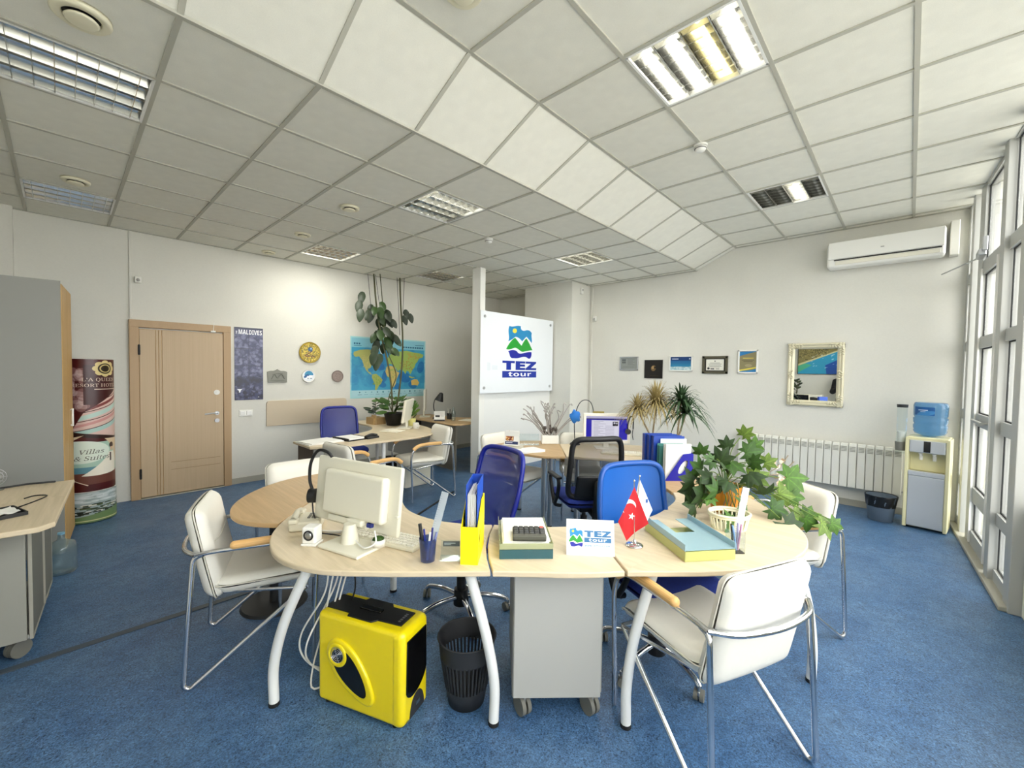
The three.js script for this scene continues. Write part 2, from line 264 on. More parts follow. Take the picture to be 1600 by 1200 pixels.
// ---------- left wall hangings ----------
const onLeft = (y, z, d = 0) => [XL + d, y, z], PI2 = Math.PI / 2;
function flatPrint(name, label, category, w, h, th, material, edge, pos, turn, group) { // a thin board whose front (+z) carries the print
  const g = new THREE.BoxGeometry(w, h, th), e = edge ?? M.paper; return single(name, label, category, g, [e, e, e, e, material, e], pos, turn, group);
}
const trunk = mat('#d9d7cd', .5);
single('cable_duct', 'thin white cable duct running up the wall above the wooden door', 'cable duct', box(.016, .98, .02, .008, 2.59, 0, .003), trunk, onLeft(0, -.545));
{ const o = thing('motion_sensor', 'small white sensor box beside the cable duct above the door', 'sensor', onLeft(2.54, -.61)); mesh('case', box(.05, .075, .06, .025, 0, 0, .012), M.white, o); mesh('lens', new THREE.SphereGeometry(.018, 16, 10).translate(.048, -.005, 0), M.grey, o); }
flatPrint('poster', 'narrow dark blue poster with white heading and folded creases beside the wooden door', 'poster', .34, .97, .002, printed(300, 840, (g, w, h) => {
  g.fillStyle = '#2a2e55'; g.fillRect(0, 0, w, h);
  for (let r = 0; r < 4; r++) for (let c = 0; c < 2; c++) for (let k = 0; k < 60; k++) { const x = c * w / 2 + rr(4, w / 2 - 4), y = 60 + r * (h - 60) / 4 + rr(4, (h - 60) / 4 - 8), dark = (r === 2 && y > 60 + 2.65 * (h - 60) / 4) || (r === 3 && rnd() < .6); g.fillStyle = dark ? 'rgba(8,10,40,.5)' : ['rgba(150,150,178,.38)', 'rgba(112,114,148,.4)', 'rgba(36,42,86,.35)'][k % 3]; g.beginPath(); g.ellipse(x, y, rr(6, 34), rr(5, 24), rr(0, 3), 0, 7); g.fill(); }
  g.fillStyle = '#171a3c'; g.fillRect(w / 2 - 3, 60, 6, h - 60); for (const y of [.25, .5, .75]) { g.fillRect(0, 40 + y * (h - 40), w, 7); }
  g.fillStyle = '#141738'; g.fillRect(0, 0, w, 16); g.fillStyle = '#f4f4f6'; g.save(); g.font = 'bold 54px sans-serif'; g.translate(40, 78); g.scale(250 / g.measureText('MALDIVES').width, 1.35); g.fillText('MALDIVES', 0, 0); g.restore();
  g.save(); g.translate(30, 78); g.rotate(-Math.PI / 2); g.font = 'bold 20px sans-serif'; g.fillText('THE', 0, 0); g.restore();
  g.beginPath(); g.moveTo(24, 712); g.lineTo(80, 712); g.lineTo(62, 730); g.lineTo(58, 752); g.lineTo(46, 752); g.lineTo(44, 730); g.fill(); g.fillRect(244, 806, 12, 5);
}, .28), M.paper, [XL + .004, 1.6, -1.73], PI2);
{ const o = thing('light_switch', 'white double light switch on the wall below the blue poster', 'switch', onLeft(.94, -1.69)); mesh('plate', box(.01, .085, .16, .005, 0, 0, .003), M.white, o); for (const z of [-.038, .038]) mesh('rocker', box(.012, .055, .06, .01, 0, z, .004), M.whiteMetal, o); }
{ // stone plaque with scalloped outline
  const s = new THREE.Shape(); s.moveTo(-.12, -.08); s.lineTo(.12, -.08); s.lineTo(.125, .06); s.quadraticCurveTo(.1, .08, .06, .075); s.quadraticCurveTo(.03, .075, 0, .1); s.quadraticCurveTo(-.03, .075, -.06, .075); s.quadraticCurveTo(-.1, .08, -.125, .06); s.closePath();
  const o = thing('wall_plaque', 'grey stone relief plaque on the wall between poster and plates', 'plaque', onLeft(1.43, -2.08), PI2);
  mesh('slab', new THREE.ExtrudeGeometry(s, { depth: .012, bevelEnabled: true, bevelSize: .004, bevelThickness: .004, bevelSegments: 2 }), mat('#8f8f86', .8), o);
  mesh('relief', [tube([[-.08, -.04, .018], [-.04, .03, .02], [0, -.02, .02], [.05, .035, .02], [.09, -.03, .018]], .006, 24, 6), tube([[-.07, .03, .018], [0, .045, .018], [.07, .045, .018]], .004, 12, 6), box(.18, .006, .006, 0, -.055, .018)], mat('#7c7d74', .8), o);
}
function plate(y, z, r, label, rimMat, draw) { const o = thing('wall_plate', label, 'plate', onLeft(y, z), PI2, 'plates hanging on the left wall'); mesh('rim', lathe([[0, .004], [r * .6, .006], [r * .97, .02], [r, .024], [r * .98, .014], [r * .6, 0], [0, 0]].map(([a, b]) => [a, b]), 40).rotateX(PI2), rimMat, o); mesh('picture', new THREE.CircleGeometry(r * .86, 40).translate(0, 0, .0172), printed(160, 160, draw, .3), o); }
plate(1.785, -2.52, .155, 'large yellow mosaic plate on the wall above the blue plate', mat('#a48a1e', .4), (g, w, h) => {
  for (let k = 0; k < 900; k++) { g.fillStyle = ['#c9a81c', '#8d7a14', '#e0cc4a', '#a98a10', '#6f6a1c', '#d8b93a'][k % 6]; g.beginPath(); g.arc(rr(0, w), rr(0, h), rr(2, 6), 0, 7); g.fill(); }
  g.strokeStyle = '#5c1f14'; g.lineWidth = 7; g.beginPath(); g.moveTo(38, 112); g.lineTo(100, 66); g.moveTo(44, 118); g.quadraticCurveTo(80, 104, 122, 116); g.stroke(); g.fillStyle = '#1c4a6e'; g.beginPath(); g.arc(84, 52, 20, 0, 7); g.fill(); g.fillStyle = '#8fb0d0'; g.beginPath(); g.arc(90, 46, 8, 0, 7); g.fill(); });
plate(1.44, -2.5, .095, 'small white plate with a blue sea scene below the mosaic plate', M.white, (g, w, h) => { g.fillStyle = '#e9edf2'; g.fillRect(0, 0, w, h); g.fillStyle = '#2a8ab4'; g.beginPath(); g.arc(86, 70, 62, Math.PI, 0); g.fill(); g.fillStyle = '#155a94'; g.beginPath(); g.ellipse(52, 84, 40, 22, -.5, 0, 7); g.fill(); g.fillStyle = '#f4f6fa'; for (const [x, y, r] of [[74, 100, 20], [112, 98, 22], [50, 118, 16]]) { g.beginPath(); g.arc(x, y, r, 0, 7); g.fill(); } g.fillStyle = '#5d6f84'; g.fillRect(66, 112, 16, 10); g.fillRect(104, 112, 24, 10); });
plate(1.435, -2.935, .09, 'small brownish metal plate on the wall beside the world map', mat('#84736a', .5), (g, w, h) => { g.fillStyle = '#8d7b72'; g.fillRect(0, 0, w, h); for (let k = 0; k < 60; k++) { g.strokeStyle = k % 2 ? '#74645b' : '#a4948a'; g.lineWidth = 3; g.beginPath(); const a = rr(0, 6.3); g.arc(80, 80, rr(8, 70), a, a + .5); g.stroke(); } });
{ // wooden wall guard with rounded upper corners
  const s = new THREE.Shape(), w = .57, h = .175, r = .05; s.moveTo(-w, -h); s.lineTo(w, -h); s.lineTo(w, h - r); s.quadraticCurveTo(w, h, w - r, h); s.lineTo(-w + r, h); s.quadraticCurveTo(-w, h, -w, h - r); s.closePath();
  single('wall_guard', 'long beige board with rounded top corners behind the far blue chair', 'wall panel', new THREE.ExtrudeGeometry(s, { depth: .014, bevelEnabled: true, bevelSize: .002, bevelThickness: .002, bevelSegments: 2 }), mat('#cdbda3', .55), [XL + .003, .915, -2.51], PI2);
}
flatPrint('world_map', 'large physical world map poster in blue and green on the left wall', 'map', 1.43, 1.0, .003, printed(1430, 1000, (g, w, h) => {
  g.fillStyle = '#9fd4d6'; g.fillRect(0, 0, w, h); g.fillStyle = '#3f9fc4'; g.fillRect(22, 22, w - 44, h - 44);
  g.fillStyle = '#86c4d4'; g.fillRect(22, 22, w - 44, 150); g.fillStyle = '#1f76b4'; for (let k = 0; k < 160; k++) { g.globalAlpha = .12; g.fillStyle = k % 3 ? '#0f5ca4' : '#5ab8cc'; g.beginPath(); g.ellipse(rr(30, w - 30), rr(220, 850), rr(20, 130), rr(20, 90), rr(0, 3), 0, 7); g.fill(); }
  g.globalAlpha = .5; g.fillStyle = '#0b4f9c'; for (const [x, y, a, b] of [[520, 480, 90, 60], [610, 640, 50, 110], [560, 780, 80, 50], [1000, 660, 120, 90], [1330, 480, 70, 110], [850, 820, 60, 60], [1160, 800, 90, 60]]) { g.beginPath(); g.ellipse(x, y, a, b, .3, 0, 7); g.fill(); } g.globalAlpha = 1;
  const land = (pts, c) => { g.fillStyle = c; g.beginPath(); pts.forEach(([x, y], i) => i ? g.lineTo(x, y) : g.moveTo(x, y)); g.closePath(); g.fill(); };
  land([[60, 250], [160, 215], [300, 200], [420, 215], [480, 260], [460, 330], [410, 370], [430, 420], [370, 450], [350, 500], [300, 520], [310, 560], [350, 580], [370, 620], [330, 600], [270, 545], [230, 470], [200, 380], [150, 320], [80, 330], [50, 290]], '#b5b868');
  land([[380, 610], [450, 600], [520, 650], [570, 700], [545, 760], [500, 800], [470, 860], [440, 900], [430, 870], [435, 790], [400, 720], [370, 660]], '#aab45c');
  land([[500, 170], [600, 165], [620, 210], [570, 270], [530, 260]], '#dfe9e4');
  land([[640, 380], [660, 330], [700, 280], [740, 240], [800, 230], [900, 210], [1030, 190], [1180, 215], [1320, 230], [1390, 250], [1370, 300], [1290, 320], [1260, 380], [1220, 420], [1200, 480], [1160, 520], [1130, 580], [1110, 610], [1080, 560], [1040, 540], [1010, 610], [980, 560], [940, 520], [890, 530], [860, 560], [830, 510], [790, 470], [750, 440], [700, 430], [660, 440]], '#9fb85c');
  land([[640, 480], [720, 460], [800, 480], [840, 560], [890, 580], [860, 640], [830, 700], [820, 770], [780, 830], [740, 820], [720, 740], [710, 670], [650, 640], [620, 560]], '#d4bc70');
  land([[1130, 720], [1200, 690], [1260, 700], [1300, 760], [1270, 810], [1200, 800], [1140, 800]], '#d9b964'); land([[1080, 630], [1140, 650], [1220, 660], [1150, 680], [1090, 660]], '#a9b460');
  for (let k = 0; k < 260; k++) { const [x, y] = [[rr(900, 1150), rr(380, 520)], [rr(1050, 1300), rr(240, 340)], [rr(210, 340), rr(300, 520)], [rr(400, 540), rr(640, 780)], [rr(660, 830), rr(500, 720)]][k % 5]; g.globalAlpha = .4; g.fillStyle = ['#b0652a', '#7fa044', '#c98a3c', '#8fb050', '#d8c47a'][(k * 7) % 5]; g.beginPath(); g.ellipse(x, y, rr(4, 22), rr(3, 14), rr(0, 3), 0, 7); g.fill(); } g.globalAlpha = 1;
  g.fillStyle = '#1c5e80'; for (let k = 0; k < 3; k++) g.fillRect(60 + k * 40, 100, 26, 26); g.fillRect(60, 140, 130, 8); for (let k = 0; k < 9; k++) g.fillRect(960 + k * 48, 120, 34, 26); g.fillRect(1210, 84, 180, 10);
  g.fillStyle = '#a8d2d8'; g.fillRect(22, 870, w - 44, 108); for (let k = 0; k < 12; k++) { g.fillStyle = ['#2c5a70', '#4f8a98', '#7fb0b8'][k % 3]; g.beginPath(); g.arc(160 + k * 105, 905, rr(8, 16), 0, 7); g.fill(); g.fillRect(130 + k * 105, 940, 70, 5); }
}, .4), M.paper, [XL + .004, 1.575, -3.86], PI2);
// ---------- back wall ----------
const BZ = ZB + .002;
function framed(x, y, w, h, fw, frameMat, label, px, draw, name = 'framed_picture') {
  const o = thing(name, label, 'picture', [x, y, BZ], 0, 'pictures in a row on the back wall');
  mesh('frame', [box(w, fw, .022, 0, h / 2 - fw / 2, .011, .003), box(w, fw, .022, 0, -h / 2 + fw / 2, .011, .003), box(fw, h, .022, -w / 2 + fw / 2, 0, .011, .003), box(fw, h, .022, w / 2 - fw / 2, 0, .011, .003)], frameMat, o);
  const g = new THREE.BoxGeometry(w - fw, h - fw, .008); g.translate(0, 0, .006); const p = printed(px, Math.round(px * h / w), draw, .3); mesh('print', g, [M.paper, M.paper, M.paper, M.paper, p, M.paper], o);
}
framed(-3.43, 1.71, .33, .225, .018, M.steel, 'small grey metal award plaque in a silver frame', 200, (g, w, h) => { g.fillStyle = '#8d918c'; g.fillRect(0, 0, w, h); g.fillStyle = '#4b4f50'; for (let i = 0; i < 2; i++) for (let j = 0; j < 2; j++) g.fillRect(22 + i * 22, 22 + j * 24, 18, 20); g.fillStyle = '#6d716d'; for (let j = 0; j < 5; j++) g.fillRect(86, 24 + j * 14, 80 - (j % 2) * 20, 5); g.fillRect(30, 104, 130, 4); });
{ const o = thing('framed_picture', 'square black unframed picture with a small golden motif', 'picture', [-3.0, 1.62, BZ], 0, 'pictures in a row on the back wall'); const p = printed(160, 160, (g, w, h) => { g.fillStyle = '#0c0806'; g.fillRect(0, 0, w, h); g.fillStyle = '#6d5634'; g.beginPath(); g.ellipse(82, 72, 22, 26, .4, 0, 7); g.fill(); g.fillStyle = '#a5875a'; g.beginPath(); g.ellipse(76, 66, 12, 14, .4, 0, 7); g.fill(); g.fillStyle = '#0c0806'; g.beginPath(); g.ellipse(96, 66, 12, 8, 0, 0, 7); g.fill(); g.fillStyle = '#3c2f1e'; g.fillRect(50, 134, 80, 3); }, .4); mesh('print', box(.3, .295, .014, 0, 0, .007), [M.black, M.black, M.black, M.black, p, M.black], o); }
framed(-2.565, 1.71, .35, .235, .016, M.white, 'white framed picture of a deep blue sea with white surf', 240, (g, w, h) => { for (let y = 0; y < h; y++) { const k = y / h; g.fillStyle = k < .3 ? '#1c3f74' : k < .72 ? `rgb(${20 + 40 * k},${70 + 90 * k},${130 + 60 * k})` : '#8fb4bc'; g.fillRect(0, y, w, 1); } for (let k = 0; k < 90; k++) { g.fillStyle = 'rgba(235,240,240,.5)'; g.beginPath(); g.ellipse(rr(0, w), rr(h * .72, h * .95), rr(4, 16), rr(1, 4), 0, 0, 7); g.fill(); } g.fillStyle = '#e4ebf2'; g.fillRect(24, 26, 70, 7); g.fillRect(w - 30, 22, 12, 12); });
framed(-2.07, 1.69, .35, .255, .034, mat('#54503f', .4), 'certificate with a seal in a dark wooden frame', 260, (g, w, h) => { g.fillStyle = '#2c2a22'; g.fillRect(0, 0, w, h); g.fillStyle = '#e6e4d9'; g.fillRect(30, 26, w - 60, h - 52); g.fillStyle = '#57564e'; g.beginPath(); g.arc(130, 48, 7, 0, 7); g.fill(); for (const [y, a] of [[68, 110], [82, 150], [96, 130], [110, 150], [122, 110]]) g.fillRect(130 - a / 2, y, a, 4); g.fillStyle = '#26262a'; g.beginPath(); g.arc(58, 138, 14, 0, 7); g.fill(); g.fillRect(80, 138, 44, 12); g.fillRect(140, 140, 40, 6); });
framed(-1.64, 1.735, .25, .325, .02, M.white, 'upright white framed certificate with a sandy beach picture', 180, (g, w, h) => { g.fillStyle = '#2c7cb4'; g.fillRect(0, 0, w, h); g.fillStyle = '#8c8460'; g.beginPath(); g.moveTo(0, 60); g.quadraticCurveTo(90, 30, w, 10); g.lineTo(w, 190); g.quadraticCurveTo(90, 220, 0, 214); g.fill(); g.fillStyle = '#c8b45c'; g.fillRect(40, 74, 104, 12); g.fillStyle = '#5c5440'; g.fillRect(30, 100, 122, 5); g.fillRect(46, 112, 90, 5); g.fillStyle = '#a89c78'; g.beginPath(); g.ellipse(96, 158, 34, 16, 0, 0, 7); g.fill(); g.fillStyle = '#e2d25a'; g.beginPath(); g.moveTo(0, 205); g.lineTo(w, 170); g.lineTo(w, 182); g.lineTo(0, 222); g.fill(); });
{ // ornate mirror
  const o = thing('wall_mirror', 'rectangular wall mirror in an ornate cream and silver frame', 'mirror', [-.875, 1.57, BZ]); const w = .58, h = .79, fm = mat('#d9d2b6', .38, { metalness: .25 });
  mesh('glass', box(w - .14, h - .14, .008, 0, 0, .012), mat('#e8ebec', .01, { metalness: 1 }), o);
  const prof = (len, sx, sy, rot) => { const s = new THREE.Shape(); s.moveTo(0, 0); s.lineTo(0, .03); s.quadraticCurveTo(.01, .045, .022, .04); s.quadraticCurveTo(.03, .03, .042, .034); s.quadraticCurveTo(.058, .034, .062, .022); s.lineTo(.072, .016); s.lineTo(.072, 0); s.closePath(); const g = new THREE.ExtrudeGeometry(s, { depth: len, bevelEnabled: false, curveSegments: 4 }); g.translate(0, 0, -len / 2); g.rotateX(PI2); return g; };
  const bars = [prof(h, 0, 0).translate(-w / 2, 0, 0), prof(h, 0, 0).rotateZ(Math.PI).translate(w / 2, 0, 0), prof(w, 0, 0).rotateZ(-PI2).translate(0, h / 2, 0), prof(w, 0, 0).rotateZ(PI2).translate(0, -h / 2, 0)];
  mesh('frame', bars, fm, o);
  const orn = []; const blob = (x, y, r, a) => { const g = new THREE.SphereGeometry(r, 8, 6); g.scale(1.7, .8, .7); g.rotateZ(a); g.translate(x, y, .04); orn.push(g); };
  for (const sx of [-1, 1]) for (const sy of [-1, 1]) for (let k = 0; k < 9; k++) { const d = k * .014; blob(sx * (w / 2 - .034 - d), sy * (h / 2 - .034 + (k % 2 ? .016 : -.012)), .013, k * 1.3); blob(sx * (w / 2 - .034 + (k % 2 ? .016 : -.012)), sy * (h / 2 - .034 - d), .013, k * 1.7); }
  for (const sx of [-1, 1]) for (let k = 0; k < 7; k++) blob(sx * (w / 2 - .036 + (k % 2 ? .012 : -.012)), -.045 + k * .015, .012, k * 1.1);
  mesh('ornament', orn, fm, o).userData.kind = 'stuff';
}
{ // air conditioner
  const o = thing('air_conditioner', 'white split air conditioner unit high on the back wall', 'air conditioner', [-.275, 2.99, BZ]);
  mesh('body', box(1.0, .3, .2, 0, 0, .1, .03), M.white, o); mesh('front_panel', box(.98, .2, .02, 0, .045, .205, .01), M.white, o); mesh('flap', box(.88, .045, .014, .02, -.1, .199, .005).rotateX(-.0), M.offwhite, o); mesh('outlet', box(.9, .012, .012, .02, -.066, .203), M.black, o); mesh('badge', box(.03, .012, .003, 0, .02, .2165), M.grey, o);
  single('cable_duct', 'short white duct between air conditioner and window corner', 'cable duct', box(.07, .36, .12, 0, 0, .06, .008), trunk, [.29, 3.02, BZ]);
}
single('cable_duct', 'slim white cable duct on the back wall beside the white column', 'cable duct', box(.03, 3.0, .02, 0, 1.55, .01, .003), trunk, [-4.17, 0, ZB + .0]);
{ const o = thing('motion_sensor', 'small white sensor on the back wall halfway up the cable duct', 'sensor', [-4.1, 2.5, BZ]); mesh('case', box(.07, .09, .045, 0, 0, .0225, .014), M.white, o); mesh('lens', new THREE.SphereGeometry(.022, 16, 10).translate(0, -.01, .04), M.grey, o); }
{ const o = thing('motion_sensor', 'white corner motion detector at the top of the white column', 'sensor', [-4.22, 2.96, -6.2], PI2); mesh('case', box(.06, .11, .045, 0, 0, .02, .014), M.white, o); mesh('lens', box(.04, .04, .02, 0, .015, .036, .008), M.grey, o); }
{ // sectional radiator
  const o = thing('radiator', 'long white sectional radiator low on the back wall', 'radiator', [-1.7, 0, BZ]); const n = 21, p = .0795, rm = mat('#e3e2d8', .4);
  const sec = merge([box(p - .006, .5, .018, 0, .49, .108, .006), box(.012, .5, .08, 0, .49, .06), box(p - .008, .05, .07, 0, .735, .075, .01), box(p - .008, .04, .07, 0, .26, .075, .01)]);
  const gr = merge([0, 1, 2, 3].map((k) => box(p - .026, .008, .006, 0, .672 + k * .016, .1185)));
  for (let k = 0; k < n; k++) { const s = mesh('section', sec, rm, o); s.position.x = (k + .5) * p; mesh('grille', gr, mat('#9c9b90', .6), s); }
  mesh('pipe', [tube([[n * p, .27, .07], [n * p + .1, .27, .07], [n * p + .1, .1, .07], [n * p + .1, .0, .07]], .011, 20, 8, .1)], M.steel, o);
}
// water cooler
{
  const o = thing('water_cooler', 'cream and silver standing water cooler beside the glazed wall', 'water cooler', [.165, 0, -6.13], facing(-.12, 1)), cr = mat('#e6e0b4', .4), sl = mat('#c2c6ca', .3, { metalness: .25 });
  mesh('body', [box(.03, .93, .3, -.15, .475, 0, .008), box(.03, .93, .3, .15, .475, 0, .008), box(.3, .93, .16, 0, .475, -.07, .01), box(.31, .04, .3, 0, .93, 0, .012), box(.28, .56, .22, 0, .3, .01)], cr, o);
  mesh('door_panel', box(.268, .52, .02, 0, .29, .142, .008), sl, o); mesh('ledge', box(.27, .05, .04, 0, .575, .135, .008), sl, o);
  const c = mesh('control_panel', box(.268, .13, .06, 0, .855, .122, .012), sl, o); mesh('display', box(.05, .11, .006, .0, .855, .153), M.blackGloss, c);
  mesh('recess', box(.268, .2, .01, 0, .695, .02), cr, o);
  for (const x of [-.05, .05]) { const t = mesh('tap', [cyl(.016, .014, .05, x, .735, .07, 12), box(.02, .02, .09, x, .76, .06, .006), box(.03, .012, .05, x, .778, .1, .005)], M.white, o); }
  const b = thing('water_bottle', 'large blue plastic water bottle upside down on the cooler', 'bottle', [.165, .95, -6.13]); const bm = new THREE.MeshPhysicalMaterial({ color: '#a9d2f2', roughness: .08, transmission: .85, thickness: .2, attenuationColor: new THREE.Color('#7fbbe8'), attenuationDistance: .35, ior: 1.33 });
  mesh('shell', lathe([[0, .005], [.05, .005], [.115, .03], [.13, .06], [.122, .07], [.13, .085], [.13, .12], [.12, .13], [.13, .145], [.132, .19], [.12, .2], [.13, .215], [.132, .32], [.124, .345], [.11, .352], [0, .352]], 40), bm, b);
  mesh('label', new THREE.CylinderGeometry(.1335, .1335, .085, 20, 1, true, -1.1, 1.3).translate(0, .265, 0), printed(200, 90, (g, w, h) => { g.fillStyle = '#1f5c9c'; g.fillRect(0, 0, w, h); g.fillStyle = '#3f86c0'; g.beginPath(); g.ellipse(120, 70, 90, 26, -.2, 0, 7); g.fill(); g.fillStyle = '#cfe2f2'; g.fillRect(50, 30, 90, 8); g.fillRect(70, 48, 50, 5); }, .3), b);
  const k = thing('cup_dispenser', 'clear tube cup dispenser fixed at the side of the cooler', 'cup dispenser', [-.05, 0, -6.08]);
  mesh('tube', cyl(.042, .042, .5, 0, 1.0, 0, 24, true), M.acrylic, k); mesh('cap', cyl(.046, .044, .03, 0, 1.255, 0), M.charcoal, k); mesh('bracket', [cyl(.05, .045, .09, 0, .83, 0), box(.04, .05, .03, .045, .83, -.0, .006)], M.greyDark, k); const cups = []; for (let i = 0; i < 6; i++) cups.push(cyl(.037, .026, .07, 0, .95 - i * .022, 0, 20, true)); mesh('cups', cups, M.white, k);
}
{ // bin with liner
  const o = thing('waste_bin', 'grey waste bin lined with a black bag beside the water cooler', 'waste bin', [-.19, 0, -6.1]); mesh('bucket', lathe([[0, .002], [.105, .002], [.13, .24], [.136, .27], [.128, .27], [.1, .012], [0, .012]]), mat('#5f6d7c', .45), o);
  const g = new THREE.CylinderGeometry(.139, .124, .12, 40, 5, true), p = g.attributes.position; for (let i = 0; i < p.count; i++) { const a = Math.atan2(p.getZ(i), p.getX(i)), k = 1 + .03 * Math.sin(a * 9 + p.getY(i) * 30) + .02 * Math.sin(a * 23); p.setX(i, p.getX(i) * k); p.setZ(i, p.getZ(i) * k); } g.computeVertexNormals(); g.translate(0, .215, 0);
  mesh('bag', [g, lathe([[.128, .27], [.14, .276], [.136, .262]])], mat('#0e0e0f', .35), o);
}
// ---------- partition and logo sign ----------
{
  const o = thing('partition', 'white partition wall with a tall post reaching the ceiling', 'partition', [0, 0, 0]); const pm = mat('#e9e9e4', .6);
  mesh('post', box(.17, HL, .1, -4.755, HL / 2, -4.3), pm, o); mesh('panel', box(.07, 2.38, 1.7, -4.7, 1.19, -5.12), pm, o);
  mesh('edge_strip', box(.006, HL - .02, .1, -4.667, HL / 2, -4.3), M.white, o);
}
function logo(g, x, y, k, ky = k) { // mountains, sea and sun above the wordmark, unit 1 = 1 px at k
  g.save(); g.translate(x, y); g.scale(k, ky);
  const P = (pts, c) => { g.fillStyle = c; g.beginPath(); pts.forEach((p, i) => i ? g.bezierCurveTo(...p) : g.moveTo(...p)); g.closePath(); g.fill(); };
  P([[12, 6], [28, 14, 40, -4, 60, 2], [56, 14, 66, 26, 78, 20], [92, 12, 104, 18, 108, 30], [104, 46, 112, 60, 108, 76], [100, 66, 92, 54, 84, 48], [76, 58, 70, 66, 66, 72], [56, 58, 44, 52, 36, 54], [26, 64, 18, 72, 8, 76], [16, 56, 2, 34, 12, 6]], '#1d86bd');
  g.fillStyle = '#e8d84a'; g.beginPath(); g.ellipse(34, 26, 9, 11, .2, 0, 7); g.fill();
  P([[0, 112], [8, 92, 22, 66, 36, 58], [48, 72, 56, 86, 64, 92], [70, 76, 78, 62, 84, 56], [94, 70, 104, 92, 112, 110], [96, 112, 84, 116, 72, 120], [60, 124, 50, 104, 36, 104], [22, 108, 12, 118, 0, 112]], '#1f9a2e');
  P([[8, 122], [22, 112, 42, 112, 48, 126], [62, 138, 86, 116, 108, 120], [110, 138, 104, 158, 92, 150], [74, 134, 56, 156, 32, 152], [10, 156, 18, 134, 8, 122]], '#15219a');
  g.restore();
}
function wordmark(g, x, y, w, h, blue) { // heavy wide capitals above a solid bar with the second word
  const fit = (t, px, ww, hh, bx, by, c) => { g.save(); g.font = 'bold ' + px + 'px sans-serif'; g.fillStyle = g.strokeStyle = c; g.lineJoin = 'miter'; g.translate(bx, by); g.scale(ww / g.measureText(t).width, hh / (px * .72)); g.lineWidth = px * .07; g.fillText(t, 0, 0); if (c === blue) g.strokeText(t, 0, 0); g.restore(); };
  fit('TEZ', 60, w, h * .5, x, y + h * .5, blue); g.fillStyle = blue; g.fillRect(x - w * .01, y + h * .6, w * 1.02, h * .4); fit('tour', 60, w * .7, h * .28, x + w * .15, y + h * .92, '#f4f6f8'); }
{
  const o = thing('logo_sign', 'white acrylic sign with mountain logo and blue lettering on the partition', 'sign', [-4.6, 1.83, -5.06], PI2);
  const g = new THREE.BoxGeometry(1.72, 1.22, .01), p = printed(860, 610, (c, w, h) => { c.fillStyle = '#e9edf0'; c.fillRect(0, 0, w, h); logo(c, 272, 78, 2.8, 1.72); wordmark(c, 236, 366, 400, 128, '#16309a'); c.fillStyle = '#dfe5ea'; c.fillRect(70, 380, 34, 60); c.fillRect(120, 400, 60, 34); }, .22);
  mesh('board', g, [M.white, M.white, M.white, M.white, p, M.white], o);
  for (const [x, y] of [[-.78, .53], [.78, .53], [-.78, -.53], [.78, -.53]]) mesh('standoff', cyl(.022, .022, .06).rotateX(PI2).translate(x, y, -.015), M.steel, o);
}
// ---------- wardrobe, low cabinet, banner ----------
{
  const o = thing('wardrobe', 'tall grey wardrobe with a brown door edge by the left wall', 'wardrobe', [-5.06, 0, 0.0], -.085);   // front towards -z
  mesh('side_panel', box(.022, 2.24, .62, -.011, 1.12, .31), mat('#94948e', .5), o); mesh('carcass', box(.68, 2.2, .58, -.362, 1.11, .32), M.greyDark, o);
  for (const k of [0, 1]) mesh('door', box(.345, 2.2, .02, -.19 - k * .355, 1.12, .004, .003), M.oak, o);
  mesh('handle', [rod([-.5, 1.0, -.02], [-.5, 1.16, -.02], .008), rod([-.5, 1.01, -.02], [-.5, 1.01, .0], .006), rod([-.5, 1.15, -.02], [-.5, 1.15, 0], .006)], M.white, o);
  mesh('plinth', box(.68, .06, .52, -.36, .03, .33), M.oak, o);
}
const caster = (r = .035) => { const g = new THREE.Group(); mesh('wheel', [cyl(r, r, .018).rotateZ(PI2).translate(-.014, r, 0), cyl(r, r, .018).rotateZ(PI2).translate(.014, r, 0)], M.greyDark, g); mesh('fork', [box(.012, .02, .03, 0, r * 1.6, .01, .004), cyl(.008, .008, .035, 0, r * 2.1, .01, 10)], M.steel, g); return g; };
function addCaster(o, x, z, r, a = 0) { const c = caster(r); c.name = 'caster'; c.position.set(x, 0, z); c.rotation.y = a; o.add(c); }
